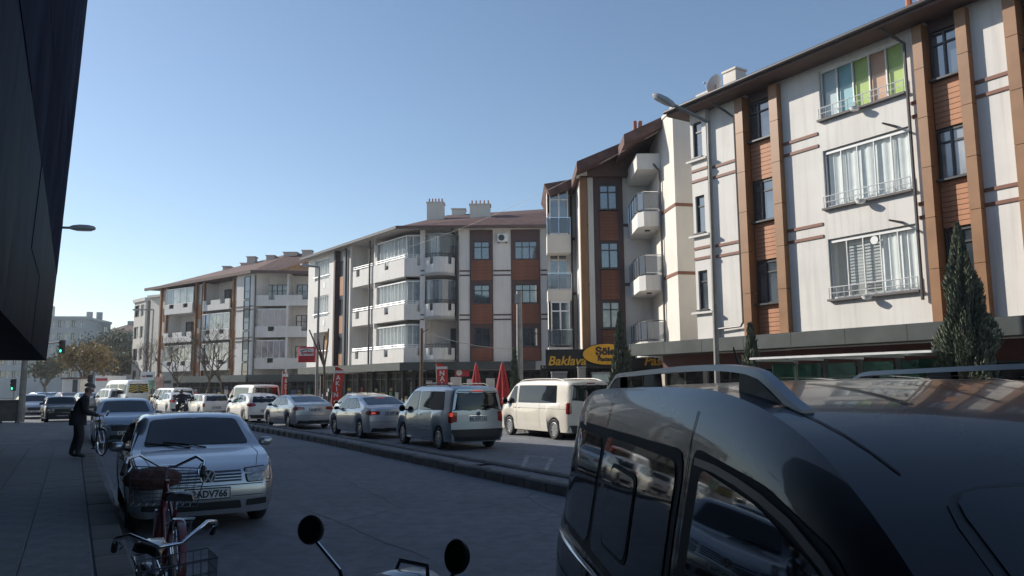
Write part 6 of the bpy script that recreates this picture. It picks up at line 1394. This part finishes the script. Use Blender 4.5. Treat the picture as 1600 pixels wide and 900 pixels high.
    def wire(cx, cy, z0, z1, w, d, M_=I):
        q = MB(M_)
        for f in (0, .25, .5, .75, 1):
            z = z0 + (z1 - z0) * f; s_ = .86 + .14 * f; P = [(cx - w * s_, cy - d * s_, z), (cx + w * s_, cy - d * s_, z), (cx + w * s_, cy + d * s_, z), (cx - w * s_, cy + d * s_, z)]
            q.tube(P, .005 if f in (0, 1) else .003, 4, True)
        n = 9
        for i in range(n + 1):
            e = -1 + 2 * i / n
            for sg in (-1, 1):
                q.cyl((cx + w * e * .86, cy + sg * d * .86, z0), (cx + w * e, cy + sg * d, z1), .0022, n=3); q.cyl((cx + sg * w * .86, cy + d * e * .86, z0), (cx + sg * w, cy + d * e, z1), .0022, n=3)
            q.cyl((cx + w * e * .86, cy - d * .86, z0), (cx + w * e * .86, cy + d * .86, z0), .0022, n=3)
        return q.build('basket', mat('dark_wire', (.1, .1, .105), .45, metal=.5), t)
    if basket: wire(0, .56, hb - .34, hb - .04, basket, .15, ang)
    if rear_basket: wire(0, -.62, .74, 1.02, rear_basket, .2)
    return t
FR1 = mat('red_frame_paint', (.15, .025, .028), .35, var=.15, coat=.6); FR2 = mat('pink_frame_paint', (.32, .1, .11), .4, var=.15, coat=.4); FR3 = mat('dark_frame_paint', (.05, .05, .06), .4, var=.1, coat=.4)
b1 = bicycle('bicycle with wire basket facing the camera, nearest at the kerb', (-1.9, 4.5, .15), 146, FR3, .2, None, -4, lean=5, ht=.95)
b1.scale = (.86, .88, .88)
b2 = bicycle('red bicycle with a loaded wire basket standing behind the nearest bicycle', (-2.78, 6.35, .15), -31, FR1, .3, None, -12, lean=4, ht=1.0)
MB(Matrix.Translation((-3.12, 6.9, 1.02)) @ Matrix.Rotation(R(31), 4, 'Z')).ball((0, 0, 0), .24, .13, .1, 12, 8).build('blanket', mat('brown_blanket', (.1, .045, .04), .95, var=.4, scale=14, bump=.6, bscale=30), None, 60)
tag(bpy.data.objects['blanket'], 'rumpled brown blanket lying in the basket of the red bicycle', 'blanket')
b3 = bicycle('grey bicycle held by the man on the pavement', (A(150, 700, 19.8).x, 19.9, .15), 150, FR3, None, None, 18, ht=1.0)
# commuter motorbike close to the camera
def motorbike(label, pos, head, body, mirrors=True):
    t = thing('motorbike', label, 'motorbike', pos, R(-head)); r = .28
    for y in (-.62, .62):
        X = Matrix.Translation((0, y, r)) @ Matrix.Rotation(math.pi / 2, 4, 'Y')
        w = MB(X).lathe([(r - .08, -.03), (r - .03, -.045), (r, 0), (r - .03, .045), (r - .08, .03), (r - .08, -.03)], 28).build('wheel', RUBBER, t, 60); q = MB(X)
        q.lathe([(r - .1, -.03), (r - .08, -.03), (r - .08, .03), (r - .1, .03)], 28)
        for k in range(6): a = k * math.pi / 3; q.cyl((0, 0, 0), ((r - .09) * math.cos(a), (r - .09) * math.sin(a), 0), .014, n=5)
        q.build('rim', ALLOY, w)
    m = MB()
    for sg in (-.09, .09): m.tube([(sg, .62, r), (sg, .46, .62), (sg * .9, .38, .9)], .024, 7)
    m.build('fork', CHROME, t, 50)
    def hull(name, rows, mt):
        V = []
        for y, w, z0, z1 in rows:
            for k in range(10): a = 2 * math.pi * k / 10; V.append((w * math.cos(a), y, (z0 + z1) / 2 + (z1 - z0) / 2 * math.sin(a)))
        n = len(rows); MB().add(V, [(10 * i + k, 10 * i + (k + 1) % 10, 10 * i + 10 + (k + 1) % 10, 10 * i + 10 + k) for i in range(n - 1) for k in range(10)] + [tuple(range(9, -1, -1)), tuple(range(10 * n - 10, 10 * n))]).build(name, mt, t, 60)
    hull('seat', [(-.75, .08, .76, .82), (-.6, .13, .72, .84), (-.2, .13, .7, .8), (.0, .1, .68, .76)], mat('saddle_vinyl', (.03, .03, .033), .25))
    hull('body', [(-.85, .05, .62, .72), (-.6, .11, .5, .74), (-.1, .12, .38, .7), (.05, .1, .3, .5), (.12, .08, .25, .4)], body)
    hull('engine', [(-.3, .12, .2, .4), (-.1, .14, .18, .42), (.1, .12, .2, .4)], STEEL)
    hull('leg_shield', [(.18, .2, .3, .6), (.26, .22, .32, .85), (.34, .16, .4, .95), (.42, .08, .55, .95)], body)
    hull('front_cowl', [(.22, .13, 1.0, 1.12), (.3, .2, .98, 1.165), (.42, .17, .95, 1.16), (.52, .09, .95, 1.1)], body)
    hull('mudguard', [(.4, .05, .5, .56), (.6, .06, .56, .6), (.85, .05, .42, .46)], body)
    MB(Matrix.Translation((0, .5, .98)) @ Matrix.Rotation(-math.pi / 2, 4, 'X')).lathe([(.0001, .06), (.07, .05), (.085, .0)], 16).build('headlight', LAMPG, t, 50)
    m = MB(); m.tube([(-.36, .12, 1.03), (-.3, .2, 1.05), (-.12, .3, 1.03), (.12, .3, 1.03), (.3, .2, 1.05), (.36, .12, 1.03)], .013, 7); hb = m.build('handlebar', CHROME, t, 50)
    for sg in (-1, 1):
        MB().cyl((sg * .3, .2, 1.05), (sg * .4, .06, 1.02), .02).build('grip', RUBBER, hb); MB().tube([(sg * .24, .27, 1.05), (sg * .34, .2, 1.0), (sg * .4, .14, 1.0)], .007, 5).build('brake_lever', CHROME, hb)
        MB().box(sg * .22 - .03, sg * .22 + .03, .2, .26, 1.03, 1.09).build('switch_box', BLACKP, hb)
        if mirrors:
            MB().tube([(sg * .24, .24, 1.06), (sg * .29, .25, 1.14), (sg * .385, .2, 1.25)], .008, 6).build('mirror_stem', CHROME, hb)
            X = Matrix.Translation((sg * .40, .19, 1.29)) @ Matrix.Rotation(R(-sg * 12), 4, 'Z') @ Matrix.Rotation(R(80), 4, 'X') @ Matrix.Diagonal((1.05, .92, 1, 1))
            mo = MB(X).lathe([(.0001, -.03), (.04, -.026), (.058, -.01), (.062, .004), (.058, .008), (.0001, .008)], 20).build('mirror', BLACKP, hb, 50)
            MB(X).lathe([(.0001, .0095), (.054, .0095)], 20).build('mirror_glass', mat('mirror_dark', (.01, .011, .013), .15, spec=.4, var=0), mo)
    m = MB(); m.box(-.07, .07, .2, .27, 1.13, 1.155); m.build('instrument_panel', BLACKP, t); MB().tube([(-.09, .36, 1.14), (-.075, .37, 1.185), (.075, .37, 1.185), (.09, .36, 1.14)], .008, 5).build('visor_hoop', BLACKP, t)
    MB().cyl((.14, -.1, .28), (.16, -.75, .36), .045, .05).build('exhaust', CHROME, t, 50)
    return t
fw_ = Vector((.64, .77)); md_ = Vector((-.5, 2.94)); rt_ = md_ - fw_ * .19
motorbike('white motorbike with two round mirrors at the bottom edge', (rt_.x, rt_.y, -.055), 39.7, mat('motorbike_white', (.5, .52, .55), .3, coat=.6))
# people: one skinned figure each, coloured by region
def figure(name, label, pos, rz, J, E_, zones, extra=None):
    me = bpy.data.meshes.new(name); keys = list(J); me.from_pydata([J[k][0] for k in keys], [(keys.index(a), keys.index(b)) for a, b in E_], [])
    ob = bpy.data.objects.new(name, me); COL.objects.link(ob); sk = ob.modifiers.new('skin', 'SKIN'); sk.use_smooth_shade = True
    for i, k in enumerate(keys):
        r_ = J[k][1]; me.skin_vertices[0].data[i].radius = (r_, r_) if not isinstance(r_, tuple) else r_; me.skin_vertices[0].data[i].use_root = (i == 0)
    ss = ob.modifiers.new('sub', 'SUBSURF'); ss.levels = 2; ss.render_levels = 2
    bpy.context.view_layer.update(); dg = bpy.context.evaluated_depsgraph_get(); nm = bpy.data.meshes.new_from_object(ob.evaluated_get(dg)); bpy.data.objects.remove(ob)
    nm.materials.clear()
    for z in zones: nm.materials.append(z[0])
    for p in nm.polygons:
        p.use_smooth = True
        for i, z in enumerate(zones):
            if z[1](p.center): p.material_index = i; break
    t = thing('person', label, 'person', pos, rz); put('body', nm, t)
    if extra: extra(t)
    return t
SKIN = mat('skin', (.32, .19, .13), .6, var=.08); COAT = mat('dark_coat', (.02, .021, .027), .9, var=.2, scale=6, bump=.3, bscale=12); TROU = mat('dark_trousers', (.03, .03, .034), .9, var=.2, scale=6); SHOE = mat('black_shoe', (.012, .012, .012), .5); CAPM = mat('grey_cap', (.16, .15, .13), .9, var=.1); HAIR = mat('grey_hair', (.15, .14, .13), .9)
def hand(J, E_, n, w, d, side):
    """palm and five fingers growing on from wrist w along d"""
    d = Vector(d).normalized(); s = Vector(side).normalized(); w = Vector(w); J[n + 'palm'] = (tuple(w + d * .06), (.022, .036)); E_.append((n + 'wr', n + 'palm'))
    for i, (o, l) in enumerate(((-.03, .07), (-.01, .085), (.012, .08), (.032, .062))):
        a, b = w + d * .1 + s * o, w + d * (.1 + l * .55) + s * o; c_ = b + (d * .5 + Vector((0, 0, -.8))).normalized() * l * .5
        J[n + 'f%d' % i] = (tuple(a), .011); J[n + 'g%d' % i] = (tuple(b), .0095); J[n + 'h%d' % i] = (tuple(c_), .008); E_ += [(n + 'palm', n + 'f%d' % i), (n + 'f%d' % i, n + 'g%d' % i), (n + 'g%d' % i, n + 'h%d' % i)]
    a = w + d * .05 - s * .045; J[n + 't0'] = (tuple(a), .012); J[n + 't1'] = (tuple(a + d * .04 - s * .015), .0095); E_ += [(n + 'palm', n + 't0'), (n + 't0', n + 't1')]
# walking man: faces local +y, bent forward, both hands towards the handlebar
J = {'pel': ((0, .0, .93), (.19, .16)), 'bel': ((0, .02, 1.08), (.2, .17)), 'che': ((0, .06, 1.28), (.22, .17)), 'shc': ((0, .11, 1.42), (.15, .12)), 'nec': ((0, .15, 1.5), .058), 'hea': ((0, .19, 1.59), (.078, .09)), 'cro': ((0, .2, 1.655), (.07, .085)), 'nos': ((0, .3, 1.595), .016)}
E_ = [('pel', 'bel'), ('bel', 'che'), ('che', 'shc'), ('shc', 'nec'), ('nec', 'hea'), ('hea', 'cro'), ('hea', 'nos')]
for n, sg in (('l', -1), ('r', 1)):
    st_ = .07 * sg
    J.update({n + 'hip': ((sg * .1, .0, .86), .115), n + 'kne': ((sg * .12, .04 + st_ * .6, .5), .09), n + 'ank': ((sg * .12, -.06 + st_, .1), .062), n + 'toe': ((sg * .14, .12 + st_, .045), .045), n + 'sho': ((sg * .22, .1, 1.38), .09), n + 'elb': ((sg * .28, .14, 1.1), .072), n + 'wr': ((sg * .22, .38, 1.0), .042)})
    E_ += [('pel', n + 'hip'), (n + 'hip', n + 'kne'), (n + 'kne', n + 'ank'), (n + 'ank', n + 'toe'), ('shc', n + 'sho'), (n + 'sho', n + 'elb'), (n + 'elb', n + 'wr')]; hand(J, E_, n, J[n + 'wr'][0], (0, 1, -.1), (1, 0, 0))
def capf(t):
    M_ = Matrix.Translation((0, .2, 1.675)) @ Matrix.Rotation(R(-14), 4, 'X'); MB(M_).lathe([(.108, 0), (.112, .03), (.1, .07), (.06, .1), (.0001, .108)], 16, Matrix.Diagonal((.92, 1.1, 1, 1))).build('cap', CAPM, t, 60)
    MB(M_).add([(-.08, .08, 0), (.08, .08, 0), (.06, .19, -.02), (-.06, .19, -.02), (-.08, .08, .012), (.08, .08, .012), (.06, .19, -.01), (-.06, .19, -.01)], [(0, 3, 2, 1), (4, 5, 6, 7), (2, 3, 7, 6)]).build('cap_peak', CAPM, t)
    MB(Matrix.Translation((0, .165, 1.61))).ball((0, 0, 0), .085, .075, .07, 10, 6).build('hair', HAIR, t, 60)
    for sg in (-1, 1): MB().ball((sg * .034, .282, 1.617), .011, .008, .008, 6, 4).build('eye', BLACKP, t); MB().ball((sg * .088, .18, 1.595), .014, .022, .032, 6, 4).build('ear', SKIN, t)
    MB().box(-.024, .024, .276, .285, 1.54, 1.547).build('mouth', mat('lip', (.2, .08, .07), .6), t)
    m = MB(); m.lathe([(.225, .78), (.22, .95), (.2, 1.12)], 16, Matrix.Diagonal((1.05, .85, 1, 1))); m.build('coat_hem', COAT, t, 60).location = (0, -.01, 0)
gm_ = G(119, 716, .15)
figure('person', 'man in a dark coat and grey cap bending over his bicycle on the pavement', (gm_.x, gm_.y, .15), R(-62), J, E_, [(SHOE, lambda p: p.z < .12), (TROU, lambda p: p.z < .86), (SKIN, lambda p: p.z > 1.475 and abs(p.x) < .13), (SKIN, lambda p: p.y > .43 and p.z < 1.2), (COAT, lambda p: True)], capf)
# motorcyclist seen from behind in the queue
mp, mh = spot(8.6, 53.2); motorbike('dark motorbike ridden between the old estate and the small hatchback', mp, mh, mat('motorbike_black', (.02, .02, .022), .3, coat=.6))
J = {'pel': ((0, -.28, .86), (.16, .13)), 'bel': ((0, -.24, 1.02), (.165, .13)), 'che': ((0, -.16, 1.22), (.19, .14)), 'shc': ((0, -.1, 1.36), (.13, .1)), 'nec': ((0, -.07, 1.44), .058), 'hea': ((0, -.04, 1.53), (.08, .09)), 'cro': ((0, -.03, 1.62), (.07, .08)), 'nos': ((0, .06, 1.53), .016)}
E_ = [('pel', 'bel'), ('bel', 'che'), ('che', 'shc'), ('shc', 'nec'), ('nec', 'hea'), ('hea', 'cro'), ('hea', 'nos')]
for n, sg in (('l', -1), ('r', 1)):
    J.update({n + 'hip': ((sg * .12, -.24, .82), .1), n + 'kne': ((sg * .22, .14, .68), .072), n + 'ank': ((sg * .2, -.05, .26), .05), n + 'toe': ((sg * .22, .13, .22), .042), n + 'sho': ((sg * .21, -.11, 1.33), .078), n + 'elb': ((sg * .32, .0, 1.12), .058), n + 'wr': ((sg * .34, .03, 1.06), .036)})
    J[n + 'wr'] = ((sg * .37, .05, 1.04), .036)
    E_ += [('pel', n + 'hip'), (n + 'hip', n + 'kne'), (n + 'kne', n + 'ank'), (n + 'ank', n + 'toe'), ('shc', n + 'sho'), (n + 'sho', n + 'elb'), (n + 'elb', n + 'wr')]; hand(J, E_, n, J[n + 'wr'][0], (.1 * sg, .6, -.3), (1, 0, 0))
def helm(t): MB().ball((0, -.03, 1.55), .13, .15, .145, 14, 9).build('helmet', mat('helmet_black', (.015, .015, .017), .2, coat=1, var=0), t, 60)
figure('person', 'motorcyclist in black riding in the queue seen from behind', mp, R(-mh), J, E_, [(SHOE, lambda p: p.z < .27), (TROU, lambda p: p.z < .85 and p.y > -.3), (SKIN, lambda p: p.z > 1.42 and abs(p.x) < .13), (COAT, lambda p: True)], helm)
# ================================================================ the light haze of the street
hz = bpy.data.materials.new('haze'); hz.use_nodes = True; hn = hz.node_tree; hn.nodes.clear()
ho = hn.nodes.new('ShaderNodeOutputMaterial'); hv = hn.nodes.new('ShaderNodeVolumePrincipled')
hv.inputs['Color'].default_value = (.82, .88, .95, 1); hv.inputs['Density'].default_value = .0005; hv.inputs['Anisotropy'].default_value = .25
hn.links.new(hv.outputs[0], ho.inputs['Volume'])
stuff(MB().box(-220, 150, -60, 240, -1.2, 24).build('haze', hz))
# ================================================================ groups of alike things
GROUPS = {'cypress_tree': 'cypress trees along the far pavement', 'bare_tree': 'bare street trees', 'leafy_tree': 'leafy trees at the end of the street', 'street_lamp': 'street lamps',
          'feather_banner': 'red feather banners by the shops', 'closed_umbrella': 'folded red parasols', 'bicycle': 'bicycles at the kerb', 'motorbike': 'motorbikes', 'traffic_light': 'traffic lights at the junction',
          'saloon_car': 'cars in the street', 'hatchback_car': 'cars in the street', 'estate_car': 'cars in the street', 'parked_car': 'parked cars', 'passenger_van': 'small vans in the queue', 'window_van': 'large vans in the far lane',
          'carton_stack': 'cartons outside the shops', 'display_cabinet': 'cabinets outside the shops', 'roadside_sign': 'roadside boards', 'utility_pole': 'utility poles', 'overhead_cable': 'overhead cables', 'apartment_building': 'apartment buildings', 'person': 'people in the street'}
for o in scn.objects:
    if o.parent is None and o.name.split('.')[0] in GROUPS and 'label' in o: o['group'] = GROUPS[o.name.split('.')[0]]
